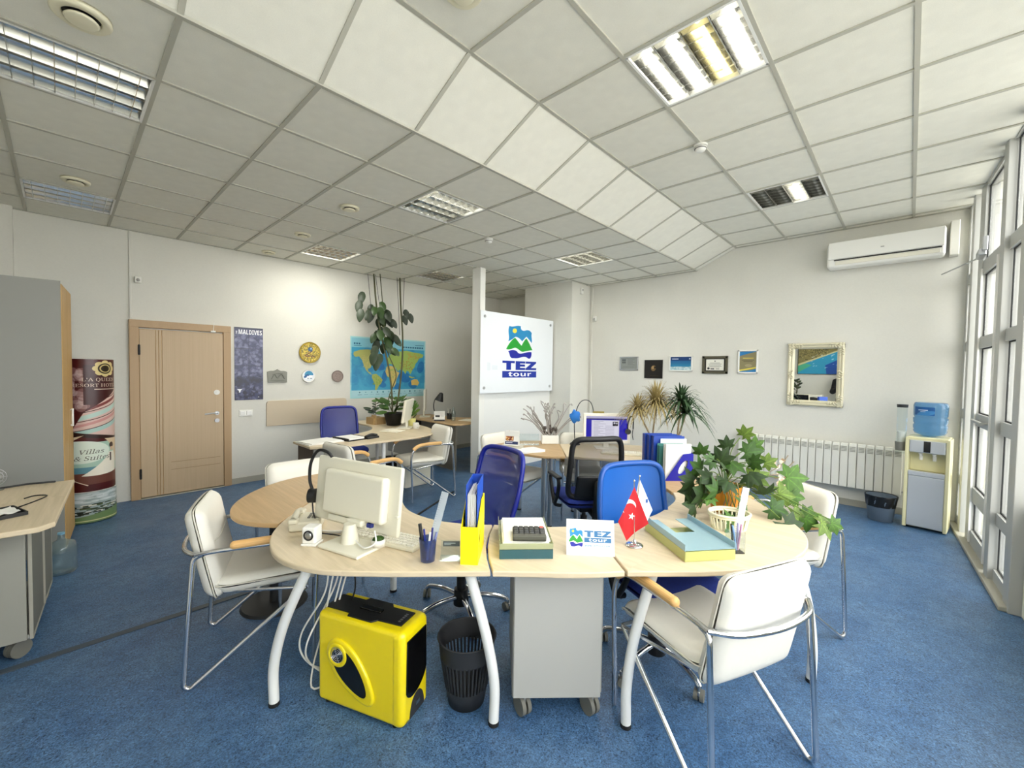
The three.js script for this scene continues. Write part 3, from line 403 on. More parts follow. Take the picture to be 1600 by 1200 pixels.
{
  const o = thing('rolling_cabinet', 'grey rolling cabinet with a pale wood top beside the wardrobe', 'cabinet', [-3.68, 0, .02], -.075);
  mesh('worktop', slab([[-.48, -.034], [.57, -.03], [.63, .02], [.63, .6], [-.48, .6]], .775, .028), M.birch, o);
  mesh('carcass', [box(.02, .64, .36, .3, .425, .36), box(.84, .02, .45, -.1, .115, .32), box(.84, .64, .02, -.1, .425, .52)], M.grey, o);
  mesh('side_panel', box(.022, .64, .4, .325, .425, .3, .003), mat('#a09f94', .55), o);
  for (let k = 0; k < 2; k++) mesh('door', box(.385, .625, .018, .12 - k * .4, .43, .088, .003), M.greyDark, o);
  mesh('rim', [box(.012, .64, .014, .32, .425, .085), box(.012, .64, .014, -.48, .425, .085), box(.8, .012, .014, -.08, .105, .085), box(.01, .62, .014, -.08, .43, .078)], M.base, o);
  for (const [x, z] of [[.27, .14], [-.42, .14], [.27, .46], [-.42, .46]]) addCaster(o, x, z, .047, .7);
  single('cable', 'thin dark cable curling over the rolling cabinet top', 'cable', tube([[-3.35, .779, .32], [-3.5, .779, .2], [-3.62, .779, .12], [-3.72, .782, .07], [-3.78, .779, .12], [-3.74, .779, .16]], .0035, 40, 6), M.black);
  const t = thing('desk_tray', 'small black tray with crumpled white paper on the rolling cabinet', 'tray', [-3.42, .775, .22], .3); mesh('tray', [box(.2, .006, .12, 0, .004, 0, .002), box(.2, .018, .006, 0, .01, .06), box(.2, .018, .006, 0, .01, -.06), box(.006, .018, .12, .1, .01, 0), box(.006, .018, .12, -.1, .01, 0)], M.black, t); const cg = new THREE.PlaneGeometry(.15, .09, 8, 6).rotateX(-PI2), cp = cg.attributes.position; for (let i = 0; i < cp.count; i++) cp.setY(i, .014 + .012 * hash2(i, 3, 5)); cg.computeVertexNormals(); mesh('paper', cg, M.paper, t);
  const f = thing('desk_fan', 'small round silver desk fan on the cabinet beside the wardrobe', 'fan', [-4.12, .775, .3], 1.6); f.scale.setScalar(.62); mesh('foot', lathe([[0, 0], [.07, 0], [.07, .01], [.02, .02], [.012, .06], [0, .06]]), M.greyDark, f); const rings = []; for (let k = 1; k < 5; k++) rings.push(new THREE.TorusGeometry(.022 * k, .0025, 6, 24).translate(0, .13, .02 - k * .002)); for (let k = 0; k < 10; k++) rings.push(rod([0, .13, .02], [.09 * Math.cos(k * .628), .13 + .09 * Math.sin(k * .628), .01], .0018, 5)); mesh('grille', rings, M.steel, f); mesh('motor', cyl(.03, .03, .06).rotateX(PI2).translate(0, .13, -.03), M.greyDark, f); const bl = []; for (let k = 0; k < 3; k++) bl.push(new THREE.CircleGeometry(.035, 12).scale(1, .6, 1).rotateX(.4).translate(.04, 0, 0).rotateZ(k * 2.09).translate(0, .13, 0)); mesh('blades', bl, M.grey, f);
  const c = thing('cable', 'dark tangled cable lying against the wardrobe on the cabinet top', 'cable', [0, 0, 0]); mesh('cord', tube([[-4.12, .782, .3], [-4.1, .79, .22], [-4.14, .785, .16], [-4.1, .79, .1], [-4.13, .782, .04]], .006, 40, 6), M.charcoal, c);
  const b = thing('water_bottle', 'empty clear water bottle on the floor behind the rolling cabinet', 'bottle', [-4.6, 0, .02]); b.scale.setScalar(.72); mesh('shell', lathe([[0, .002], [.11, .002], [.12, .02], [.12, .06], [.112, .07], [.12, .08], [.12, .14], [.112, .15], [.12, .16], [.12, .26], [.1, .31], [.03, .35], [.026, .4], [.022, .4], [.022, .35], [.09, .3], [.112, .25], [.112, .03], [0, .012]], 32), new THREE.MeshPhysicalMaterial({ color: '#e2ecee', roughness: .1, transmission: .92, thickness: 0 }), b); mesh('cap', cyl(.028, .028, .02, 0, .41, 0), mat('#7fb0c8', .5), b);
}
{ // curved cardboard advertising display
  const o = thing('advertising_display', 'tall curved advertising display with a sail and bride picture near the door', 'display', [-6.03, 0, -.17], .12);
  const art = printed(512, 1400, (g, w, h) => { // artwork around the front of the column
    g.fillStyle = '#4a1414'; g.fillRect(0, 0, w, h); g.fillStyle = '#8d6a66'; g.fillRect(0, 40, 150, 210); g.fillStyle = 'rgba(220,200,196,.35)'; for (let k = 0; k < 40; k++) { g.beginPath(); g.ellipse(rr(0, 240), rr(120, 520), rr(10, 50), rr(20, 70), 0, 0, 7); g.fill(); }
    g.fillStyle = '#3c0e10'; g.fillRect(230, 60, 282, 420);
    const sail = [[150, 760], [230, 560], [512, 300], [512, 800], [470, 850]]; g.fillStyle = '#d8b9ae'; g.beginPath(); sail.forEach((p, i) => i ? g.lineTo(...p) : g.moveTo(...p)); g.fill(); g.save(); g.clip(); ['#a9c8c0', '#c98f8a', '#b8d2c8', '#7c3a38', '#c9aaa0', '#a4c4bc', '#d4a49a'].forEach((c, k) => { g.strokeStyle = c; g.lineWidth = k % 2 ? 26 : 44; g.beginPath(); g.moveTo(100, 800 - k * 70); g.quadraticCurveTo(340, 760 - k * 84, 560, 620 - k * 92); g.stroke(); }); g.strokeStyle = '#3a1614'; g.lineWidth = 7; for (let k = 0; k < 5; k++) { g.beginPath(); g.moveTo(100, 770 - k * 92); g.quadraticCurveTo(340, 740 - k * 92, 560, 590 - k * 92); g.stroke(); } g.restore();
    g.strokeStyle = '#2e1712'; g.lineWidth = 40; g.beginPath(); g.moveTo(130, 780); g.lineTo(520, 868); g.stroke();
    g.fillStyle = '#a9c8b6'; g.fillRect(0, 880, w, 330); g.fillStyle = '#dfeadb'; g.beginPath(); g.ellipse(200, 980, 200, 120, 0, 0, 7); g.fill(); g.fillStyle = '#d9c2a0'; g.beginPath(); g.moveTo(0, 860); g.lineTo(230, 800); g.lineTo(20, 960); g.fill(); g.beginPath(); g.moveTo(360, 850); g.quadraticCurveTo(450, 950, 480, 1120); g.lineTo(512, 1120); g.lineTo(512, 860); g.fill();
    g.fillStyle = '#5d8f9c'; g.fillRect(0, 1140, 330, 70); g.fillStyle = '#6d4034'; g.fillRect(0, 1205, w, 120); g.fillStyle = '#4a1414'; g.beginPath(); g.moveTo(0, 1170); g.lineTo(240, 1330); g.lineTo(0, 1340); g.fill(); g.strokeStyle = '#e8d8c0'; g.lineWidth = 8; g.beginPath(); g.moveTo(0, 1165); g.lineTo(250, 1335); g.stroke();
    g.fillStyle = '#efe9d8'; g.beginPath(); g.moveTo(400, 1000); g.quadraticCurveTo(350, 1110, 210, 1230); g.quadraticCurveTo(330, 1250, 470, 1215); g.quadraticCurveTo(490, 1090, 448, 1000); g.fill(); g.fillStyle = '#3a241c'; g.beginPath(); g.ellipse(422, 930, 22, 30, 0, 0, 7); g.fill(); g.fillRect(404, 1010, 16, 90); g.fillStyle = '#d9b08c'; g.fillRect(412, 950, 20, 40);
    g.fillStyle = '#5a5a50'; g.font = 'italic 62px serif'; g.fillText('Villas', 190, 1000); g.fillText('& Suites', 160, 1068);
    g.fillStyle = '#d8c488'; for (let k = 0; k < 8; k++) { g.beginPath(); g.arc(376 + 62 * Math.cos(k * .785), 98 + 58 * Math.sin(k * .785), 30, 0, 7); g.fill(); } g.fillStyle = '#2e2414'; g.beginPath(); g.arc(376, 98, 56, 0, 7); g.fill(); g.fillStyle = '#cbb878'; g.beginPath(); g.arc(376, 98, 44, 0, 7); g.fill(); g.fillStyle = '#2e2414'; g.beginPath(); g.arc(376, 98, 34, 0, 7); g.fill();
    g.fillStyle = '#d8c6b4'; g.font = '48px serif'; g.fillText("L'A QUEEN", 218, 232); g.font = '46px serif'; g.fillText('RESORT HOTEL', 150, 292); g.fillRect(296, 314, 190, 8);
  }, .3);
  const art2 = printed(256, 256, (g, w, h) => { g.fillStyle = '#9cabaa'; g.fillRect(0, 0, w, h); for (let k = 0; k < 60; k++) { g.fillStyle = 'rgba(225,230,230,.4)'; g.beginPath(); g.ellipse(rr(0, w), rr(10, 90), rr(10, 40), rr(5, 14), 0, 0, 7); g.fill(); } for (let k = 0; k < 120; k++) { g.fillStyle = ['#33402a', '#e0ddd0', '#4d5c38', '#20261c'][k % 4]; g.fillRect(rr(0, w), rr(100, 190), rr(6, 34), rr(4, 14)); } g.fillStyle = '#6f8a58'; g.beginPath(); g.moveTo(0, 230); g.quadraticCurveTo(160, 190, w, 150); g.lineTo(w, h); g.lineTo(0, h); g.fill(); g.fillStyle = '#d4cf9a'; g.fillRect(0, 236, w, 8); }, .35);
  const arc = (h, y, r, m, name) => { const g = new THREE.CylinderGeometry(r, r, h, 40, 1, true, -.05, 3.0); g.scale(1, 1, 1.0); g.translate(0, y, 0); const b = mesh(name, g, m, o); return b; };
  arc(1.3, .965, .2, art, 'printed_sleeve'); arc(.3, .16, .207, art2, 'printed_base'); mesh('core', cyl(.192, .192, 1.6, 0, .81, 0, 32), mat('#d6d0c4', .7), o);
}
single('door_closer', 'aluminium door closer with a long arm above the glazed door', 'door closer', [rod([.2, 2.62, -6.22], [.44, 2.66, -5.7], .007), box(.05, .06, .22, .42, 2.66, -5.6, .01), rod([.44, 2.66, -5.7], [.42, 2.72, -5.5], .007), box(.03, .12, .05, .43, 2.72, -5.45, .006)], M.steel);

// ---------- desks ----------
const TOPY = .74;
const W2 = (pts) => pts.map(([s, t]) => { const p = ST(s, t); return [p[0], p[2]]; });
function bowLeg(o, a, b, c) { const leg = mesh('leg', tube([ST(a[0], a[1], .715), ST(b[0], b[1], b[2] ?? .4), ST(c[0], c[1], .2 * (b[2] ?? .4) / .4 * .9), ST(c[0], c[1], .012)], .0225, 28, 14), M.whiteMetal, o); const f = ST(c[0], c[1], .009); mesh('foot', cyl(.024, .024, .018, ...f, 14), M.rubber, leg); }
function postLeg(o, s, t, m = M.whiteMetal) { const p = ST(s, t); const leg = mesh('leg', cyl(.022, .022, .7, p[0], .365, p[2], 14), m, o); mesh('foot', cyl(.024, .024, .016, p[0], .008, p[2], 14), M.rubber, leg); }
function beam(o, a, b) { mesh('beam', rod(ST(a[0], a[1], .695), ST(b[0], b[1], .695), .016, 8), M.steel, o); }
{ // left counter desk
  const o = thing('counter_desk', 'pale wood curved desk carrying the white monitor', 'desk', [0, 0, 0], 0, 'front counter desks');
  const outer = spline([[-.272, .004], [-.5, .0], [-.75, .0], [-1.0, .025], [-1.2, .13], [-1.34, .33], [-1.4, .56], [-1.4, .9], [-1.4, 1.2], [-1.36, 1.36], [-1.2, 1.43], [-1.0, 1.41], [-.92, 1.3], [-.88, 1.06], [-.765, .76], [-.585, .6], [-.42, .545], [-.272, .53]], 5);
  mesh('tabletop', slab(W2([...outer, [-.29, .4], [-.298, .27], [-.29, .13]]), TOPY, .025), M.birch, o);
  bowLeg(o, [-1.06, .13], [-1.2, .19, .42], [-1.27, .23]); bowLeg(o, [-.37, .09], [-.29, .095, .42], [-.25, .11]); postLeg(o, -.97, 1.24); beam(o, [-1.05, .15], [-.37, .15]); beam(o, [-1.1, .15], [-1.1, 1.2]);
  const d = thing('side_table', 'dark tan half round table top joined to the left counter desk', 'table', [0, 0, 0]);
  const arc = []; for (let k = 0; k <= 30; k++) { const a = Math.PI * k / 30; arc.push([-1.405 - .465 * Math.pow(Math.sin(a), .8), 1.1 + .57 * Math.cos(a)]); }
  mesh('tabletop', slab(W2(arc), TOPY, .025), M.tan, d); const p = ST(-1.72, 1.1); mesh('leg', cyl(.03, .03, .7, p[0], .365, p[2], 16), M.charcoal, d); mesh('foot', cyl(.19, .2, .015, p[0], .008, p[2], 28), M.charcoal, d);
}
{ // middle section over the pedestal
  const o = thing('counter_desk', 'narrow pale wood counter section between the two desks holding a calculator tray', 'desk', [0, 0, 0], 0, 'front counter desks');
  mesh('tabletop', slab(W2([...spline([[-.262, .002], [-.1, -.004], [.06, -.012], [.2, -.006], [.287, .004]], 5), [.276, .14], [.272, .27], [.285, .4], [.305, .535], ...spline([[.2, .515], [.02, .5], [-.15, .51], [-.265, .53]], 4), [-.284, .4], [-.29, .27], [-.282, .13]]), TOPY + .001, .026), M.birch, o);
  const c = thing('pedestal', 'light grey rolling pedestal under the middle counter section', 'pedestal', ST(.03, .36), TURN);
  mesh('body', box(.4, .6, .46, 0, .405, 0, .004), M.grey, c); mesh('front_panel', box(.392, .592, .014, 0, .405, .236, .004), mat('#b3b2ab', .5), c); mesh('side_trim', box(.012, .58, .44, .2, .405, 0, .003), mat('#9a9992', .5), c);
  for (const [x, z] of [[-.15, .19], [.16, .19], [-.15, -.18], [.16, -.18]]) addCaster(c, x, z, .045, .5);
}
{ // right counter desk
  const o = thing('counter_desk', 'pale wood curved desk carrying the flags and the green plant', 'desk', [0, 0, 0], 0, 'front counter desks');
  const e = spline([[.3, .004], [.5, .002], [.72, .012], [1.0, .075], [1.24, .24], [1.37, .44], [1.43, .7], [1.45, 1.16]], 5), i = spline([[.97, 1.16], [.92, 1.0], [.82, .86], [.66, .69], [.46, .58], [.315, .54]], 5);
  mesh('tabletop', slab(W2([...e, ...i, [.295, .4], [.282, .27], [.286, .14]]), TOPY, .025), M.birch, o);
  bowLeg(o, [.44, .08], [.365, .085, .42], [.335, .09]); bowLeg(o, [1.24, .36], [1.34, .36, .42], [1.37, .35]); postLeg(o, 1.2, 1.08); beam(o, [.44, .15], [1.2, .36]); beam(o, [1.2, .36], [1.2, 1.08]);
  const d = thing('side_table', 'rounded tan table end behind the right counter desk holding blue binders', 'table', [0, 0, 0]);
  mesh('tabletop', slab(W2(spline([[1.45, 1.168], [1.49, 1.4], [1.46, 1.62], [1.34, 1.78], [1.18, 1.8], [1.03, 1.68], [.97, 1.42], [.965, 1.168]], 5)), TOPY, .025), M.tan, d); postLeg(d, 1.22, 1.55);
}
{ // middle rear desk
  const o = thing('office_desk', 'curved desk with the switched on monitor in the middle of the room', 'desk', [0, 0, 0]);
  mesh('tabletop', slab(W2(spline([[.42, 2.36], [.7, 2.28], [1.1, 2.2], [1.45, 2.22], [1.62, 2.45], [1.55, 2.85], [1.2, 3.05], [.8, 3.1], [.45, 3.05]], 5)), TOPY, .025), M.birch, o); for (const [s, t] of [[.55, 2.5], [1.35, 2.4], [1.35, 2.85], [.6, 2.95]]) postLeg(o, s, t, M.steel);
  const d = thing('side_table', 'tan rounded visitor table beside the logo partition holding a desk calendar', 'table', [0, 0, 0]);
  mesh('tabletop', slab(W2(spline([[.41, 2.36], [.2, 2.36], [-.02, 2.5], [-.24, 2.72], [-.3, 2.95], [-.2, 3.15], [.1, 3.26], [.41, 3.22], [.44, 2.8]], 5)), TOPY - .0005, .025), M.tan, d); for (const [s, t] of [[.28, 2.48], [.22, 2.56], [.0, 3.0]]) postLeg(d, s, t, M.steel);
}
{ // rear left desk along the wall side
  const o = thing('office_desk', 'pale wood corner desk with potted plants below the world map', 'desk', [0, 0, 0]);
  mesh('tabletop', slab([...spline([[-4.5, -1.75], [-4.4, -1.95], [-4.36, -2.5], [-4.4, -3.05], [-4.5, -3.3], [-4.8, -3.5], [-5.3, -3.62], [-6.1, -3.62]], 5), [-6.3, -3.6], [-6.3, -3.08], ...spline([[-6.1, -3.05], [-5.6, -3.02], [-5.25, -2.82], [-5.05, -2.5], [-4.98, -2.2], [-4.97, -1.75]], 5)], TOPY, .025), M.birch, o);
  mesh('leg', cyl(.024, .024, .7, -4.55, .365, -2.62, 14), M.whiteMetal, o); mesh('leg', cyl(.024, .024, .7, -6.1, .365, -3.4, 14), M.whiteMetal, o);
  const p = thing('desk_pedestal', 'dark brown pedestal under the end of the corner desk', 'pedestal', [-4.74, 0, -1.97]); mesh('body', box(.4, .64, .36, 0, .39, 0, .004), M.brownDark, p); mesh('side_panel', box(.014, .62, .34, .2, .39, 0, .003), M.grey, p); mesh('plinth', box(.36, .07, .3, 0, .035, 0), M.black, p);
  const b = thing('desk_pedestal', 'pale grey computer box standing under the corner desk', 'pedestal', [-4.85, 0, -3.25]); mesh('body', box(.2, .42, .4, 0, .215, 0, .006), M.offwhite, b); mesh('front_panel', box(.19, .4, .012, 0, .215, .203, .004), M.white, b);
  mesh('modesty_panel', box(1.1, .36, .018, -5.3, .48, -3.45), mat('#d9d7cd', .6), o);
}
{ // alcove desk
  const o = thing('office_desk', 'dark desk in the alcove behind the partition post', 'desk', [0, 0, 0]);
  mesh('tabletop', slab([...spline([[-5.35, -4.02], [-5.0, -4.05], [-4.93, -4.25], [-4.95, -4.7]], 4), [-4.98, -5.5], [-5.45, -5.5], ...spline([[-5.5, -5.0], [-5.6, -4.75], [-5.9, -4.65]], 4), [-6.45, -4.65], [-6.45, -4.05]], TOPY, .025), M.tan, o);
  mesh('side_panel', box(.9, .69, .02, -5.48, .36, -4.12), mat('#6d675c', .6), o); mesh('end_panel', box(.02, .69, .5, -6.4, .36, -4.35), M.brownDark, o); mesh('rear_panel', box(.45, .69, .02, -5.22, .36, -5.45), M.brownDark, o);
  const s = thing('storage_box', 'black box standing at the rear of the alcove desk', 'box', [-5.25, TOPY, -5.2]); mesh('case', box(.34, .22, .4, 0, .11, 0, .01), M.black, s); mesh('lid', box(.35, .03, .41, 0, .225, 0, .008), M.charcoal, s);
  const w = thing('wall_shelf', 'small wall shelf with boxes behind the partition post', 'shelf', [-5.62, 1.28, -6.48]); mesh('board', box(.5, .025, .22, 0, 0, .11), M.brownDark, w);
  single('storage_box', 'white cardboard box on the small alcove shelf', 'box', [box(.14, .2, .16, 0, .1, 0, .004), box(.145, .03, .165, 0, .195, 0, .004)], M.offwhite, [-5.52, 1.293, -6.37]);
  single('storage_box', 'grey cardboard box lying under the alcove shelf', 'box', [box(.3, .26, .2, 0, .13, 0, .006), box(.305, .04, .205, 0, .24, 0, .006)], M.offwhite, [-5.6, .0, -6.3]);
}
// ---------- visitor chairs ----------
function pad(w, h, d, r, fn) { const g = new RoundedBoxGeometry(w, h, d, 6, r); const q = new THREE.BoxGeometry(1, 1, 1, 1, 1, 1); const p = g.attributes.position; for (let i = 0; i < p.count; i++) { const v = fn(p.getX(i), p.getY(i), p.getZ(i)); p.setXYZ(i, ...v); } g.computeVertexNormals(); return g; }
// dense cushion: rounded slab with nx x ny cells, so that it can bend
function cushion(w, h, t, fn, nx = 20, ny = 20) {
  const pos = [], idx = [], uv = []; const r = Math.min(.055, t * .75);
  const put = (side) => { const base = pos.length / 3; for (let j = 0; j <= ny; j++) for (let i = 0; i <= nx; i++) { const u = Math.sin((i / nx - .5) * Math.PI), v = Math.sin((j / ny - .5) * Math.PI); const x0 = u * w / 2, y0 = v * h / 2; const ex = Math.max(0, Math.abs(x0) - (w / 2 - r)), ey = Math.max(0, Math.abs(y0) - (h / 2 - r)); let x = x0, y = y0; const e = Math.hypot(ex, ey); if (ex > 0 && ey > 0 && e > r) { x = Math.sign(x0) * (w / 2 - r + ex * r / e); y = Math.sign(y0) * (h / 2 - r + ey * r / e); } const ee = Math.min(1, e / r), z = side * t / 2 * Math.sqrt(Math.max(0, 1 - ee * ee * .98)); pos.push(...fn(x, y, z)); uv.push(x, y); } for (let j = 0; j < ny; j++) for (let i = 0; i < nx; i++) { const a = base + j * (nx + 1) + i, b = a + 1, c = a + nx + 1, d = c + 1; side > 0 ? idx.push(a, b, d, a, d, c) : idx.push(a, d, b, a, c, d); } };
  put(1); put(-1); const g = new THREE.BufferGeometry(); g.setAttribute('position', new THREE.Float32BufferAttribute(pos, 3)); g.setAttribute('uv', new THREE.Float32BufferAttribute(uv, 2)); g.setIndex(idx); g.computeVertexNormals(); return g;
}
function seamLoop(w, h, z, fn, r) { const pts = []; const k = .04; for (const [x, y] of [[-w / 2 + k, -h / 2], [w / 2 - k, -h / 2], [w / 2, -h / 2 + k], [w / 2, h / 2 - k], [w / 2 - k, h / 2], [-w / 2 + k, h / 2], [-w / 2, h / 2 - k], [-w / 2, -h / 2 + k]]) pts.push(fn(x, y, z)); return tube(pts, r, 80, 6, .2, true); }
function visitorChair(label) {
  const o = thing('visitor_chair', label, 'chair', [0, 0, 0], 0, 'white padded chairs with chrome frames and wooden armrests');
  const seatFn = (x, y, z) => [x, .445 + z + .03 * (y + .02) + .02 * Math.pow(Math.abs(x) / .24, 3) + (y < -.15 ? 2.2 * (y + .15) * (y + .15) : 0) - (y > .17 ? 7 * (y - .17) ** 2 : 0), y + .02];
  const backFn = (x, y, z) => { const v = y + .235; return [x * (1 - .05 * v), .4 + v * .955, -.215 - v * .23 + .22 * v * v * .3 - z - .1 * (x * x) * -1 * 1.6]; };
  const s = mesh('seat', cushion(.47, .48, .09, seatFn), M.leather, o); mesh('seam', seamLoop(.475, .485, 0, seatFn, .004), M.piping, s);
  const b = mesh('backrest', cushion(.46, .48, .095, (x, y, z) => backFn(x, y, -z)), M.leather, o); mesh('seam', seamLoop(.465, .475, 0, backFn, .004), M.piping, b);
  mesh('fold', tube([backFn(-.16, .05, -.046), backFn(0, .03, -.047), backFn(.16, .05, -.046)], .004, 20, 6), M.piping, b);
  for (const x of [-.275, .275]) {
    mesh('front_leg', tube([[x, .008, .235], [x, .2, .24], [x, .42, .25], [x, .55, .25], [x, .63, .215], [x, .66, .14], [x, .662, .0], [x, .662, -.2], [x, .655, -.285]], .0115, 60, 10), M.chrome, o);
    mesh('rear_leg', tube([[x, .655, -.25], [x, .635, -.285], [x * 1.01, .55, -.295], [x * 1.03, .1, -.325], [x * 1.03, .03, -.328], [x * 1.03, .012, -.305], [x * 1.03, .03, -.275], [x * 1.01, .2, -.06], [x * .96, .4, .2]], .0115, 80, 10), M.chrome, o);
    const a = tube([[x, .63, .228], [x, .668, .165], [x, .682, .06], [x, .68, -.12]], .021, 30, 10); a.scale(1, 1, 1); mesh('armrest', a, M.armWood, o);
    mesh('arm_cap', new THREE.SphereGeometry(.021, 12, 8).translate(x, .68, -.12), M.armWood, o);
  }
  mesh('crossbar', tube([[-.275, .655, -.28], [-.2, .655, -.335], [-.1, .655, -.36], [0, .655, -.368], [.1, .655, -.36], [.2, .655, -.335], [.275, .655, -.28]], .0115, 30, 10), M.chrome, o);
  mesh('seat_rail', [rod([-.265, .4, .2], [.265, .4, .2], .0115), rod([-.265, .4, .2], [-.2, .42, -.18], .008), rod([.265, .4, .2], [.2, .42, -.18], .008)], M.chrome, o);
  return o;
}
const chairs = [
  [-2.63, -.79, .37, -.93, 'white visitor chair at the outer side of the white monitor desk'],
  [-3.1, -1.22, 1, .05, 'white visitor chair tucked behind the half round tan table'],
  [-3.93, -2.06, -.12, -1, 'white visitor chair turned to the corner desk with plants'],
  [-4.38, -3.03, -.15, 1, 'white visitor chair standing beside the end of the corner desk'],
  [-.64, -1.92, -.92, -.4, 'white visitor chair with its back to the viewer at the flag desk'],
  [-.66, -3.1, -.62, .78, 'white visitor chair under the trailing plant by the radiator'],
  [-3.12, -3.38, 1, -.05, 'white visitor chair between the partition and the tan visitor table'],
  [-2.58, -3.92, .72, .7, 'white visitor chair behind the switched on monitor desk'],
];
const firstChair = visitorChair(chairs[0][4]);
chairs.forEach(([x, z, hx, hz, label], i) => { const c = i ? firstChair.clone() : firstChair; if (i) { c.name = numbered('visitor_chair'); c.userData = { ...firstChair.userData, label }; scene.add(c); } c.position.set(x, 0, z); c.rotation.set(0, facing(hx, hz), 0); });
// ---------- swivel chairs ----------
function swivel(label, x, z, hx, hz, kind, tilt = .16) {
  const o = thing('swivel_chair', label, 'office chair', [x, 0, z], facing(hx, hz), 'office swivel chairs');
  const armM = kind === 'black' ? M.black : M.chrome, black = kind === 'black';
  for (let k = 0; k < 5; k++) { const a = k * 1.2566 + .3, r = .3, c = Math.cos(a), s = Math.sin(a); const leg = mesh('base_arm', tube([[.03 * c, .1, .03 * s], [.16 * c, .105, .16 * s], [.27 * c, .085, .27 * s], [r * c, .062, r * s]], .0165, 16, 8), armM, o); const cs = caster(.027); cs.name = 'caster'; cs.position.set(r * c, 0, r * s); cs.rotation.y = -a + .6; o.add(cs); }
  mesh('column', [cyl(.045, .05, .1, 0, .1, 0), cyl(.03, .03, .16, 0, .22, 0), cyl(.017, .017, .16, 0, .34, 0)], M.black, o);
  mesh('mechanism', box(.2, .05, .26, 0, .4, -.02, .015), M.black, o);
  mesh('seat', cushion(.48, .47, .085, (px, py, pz) => [px, .465 + pz + .015 * Math.pow(Math.abs(px) / .24, 2) - (py > .15 ? 2.5 * (py - .15) ** 2 : 0), py + .01]), M.blueSeat, o);
  const fm = black ? M.black : kind === 'azure' ? M.azureFrame : M.blueFrame, mm = black ? M.blackMesh : kind === 'azure' ? M.azureMesh : M.blueMesh;
  const w = kind === 'blue' ? .245 : .23, hb = .25; const B = (u, v, off = 0) => { const y = .77 + v * hb, xx = u * w * (1 - .06 * (v > 0 ? v : 0)); return [xx, y, -.235 - (v + 1) * hb * tilt + .05 * u * u + .025 * v * v * (1) + off]; };
  const ring = []; const N = 48; for (let k = 0; k < N; k++) { const a = k / N * 2 * Math.PI, c = Math.cos(a), s = Math.sin(a), q = Math.pow(Math.pow(Math.abs(c), 7) + Math.pow(Math.abs(s), 7), -1 / 7); ring.push(B(c * q, s * q)); }
  const bk = mesh('backrest_frame', tube(ring, black ? .024 : .017, 120, 8, .5, true), fm, o);
  const g = new THREE.PlaneGeometry(2, 2, 20, 20), p = g.attributes.position; for (let i = 0; i < p.count; i++) { let u = p.getX(i), v = p.getY(i); const m = Math.max(Math.abs(u), Math.abs(v)); if (m > 0) { const a = Math.atan2(v, u), c = Math.cos(a), s = Math.sin(a), q = Math.pow(Math.pow(Math.abs(c), 7) + Math.pow(Math.abs(s), 7), -1 / 7), sq = 1 / Math.max(Math.abs(c), Math.abs(s)); const l = Math.hypot(u, v) / sq * q; u = c * l; v = s * l; } p.setXYZ(i, ...B(u * .98, v * .98)); } g.computeVertexNormals();
  mesh('mesh_panel', g, mm, o);
  if (black) {
    const lp = cushion(.4, .2, .03, (px, py, pz) => { const q = B(px / w * .9, (py - .15) / hb); return [q[0], q[1], q[2] - .02 + pz]; }); mesh('lumbar_plate', lp, M.black, o);
    mesh('spine', cushion(.13, .4, .05, (px, py, pz) => [px, .5 + py, -.3 - .04 * Math.sin((py + .2) * 4) + pz]), M.black, o);
    mesh('yoke', tube([[0, .34, -.28], [0, .37, -.2], [0, .39, -.1]], .025, 12, 8), M.black, o);
  } else mesh('spine', tube([[0, .6, -.27], [0, .48, -.29], [0, .41, -.2], [0, .39, -.06]], .02, 20, 8), M.black, o);
  if (black || kind === 'azure') for (const x of [-.27, .27]) mesh('armrest', [tube([[x * .8, .4, .0], [x, .42, .0], [x, .52, -.06], [x, .64, -.08], [x, .66, .02], [x, .64, .12], [x, .52, .08], [x, .42, .02]], .016, 50, 8), box(.05, .025, .24, x, .665, .02, .01)], M.black, o);
  return o;
}
swivel('dark blue mesh swivel chair behind the white monitor desk', -2.08, -1.76, -.14, .99, 'blue', .32);
swivel('black backed swivel chair with a blue seat at the switched on monitor', -2.06, -3.14, -.84, -.54, 'black');
swivel('bright blue swivel chair behind the flag desk', -.96, -2.2, .9, .43, 'azure');
swivel('dark blue swivel chair at the corner desk under the wooden wall board', -5.5, -2.6, 1, .1, 'blue');

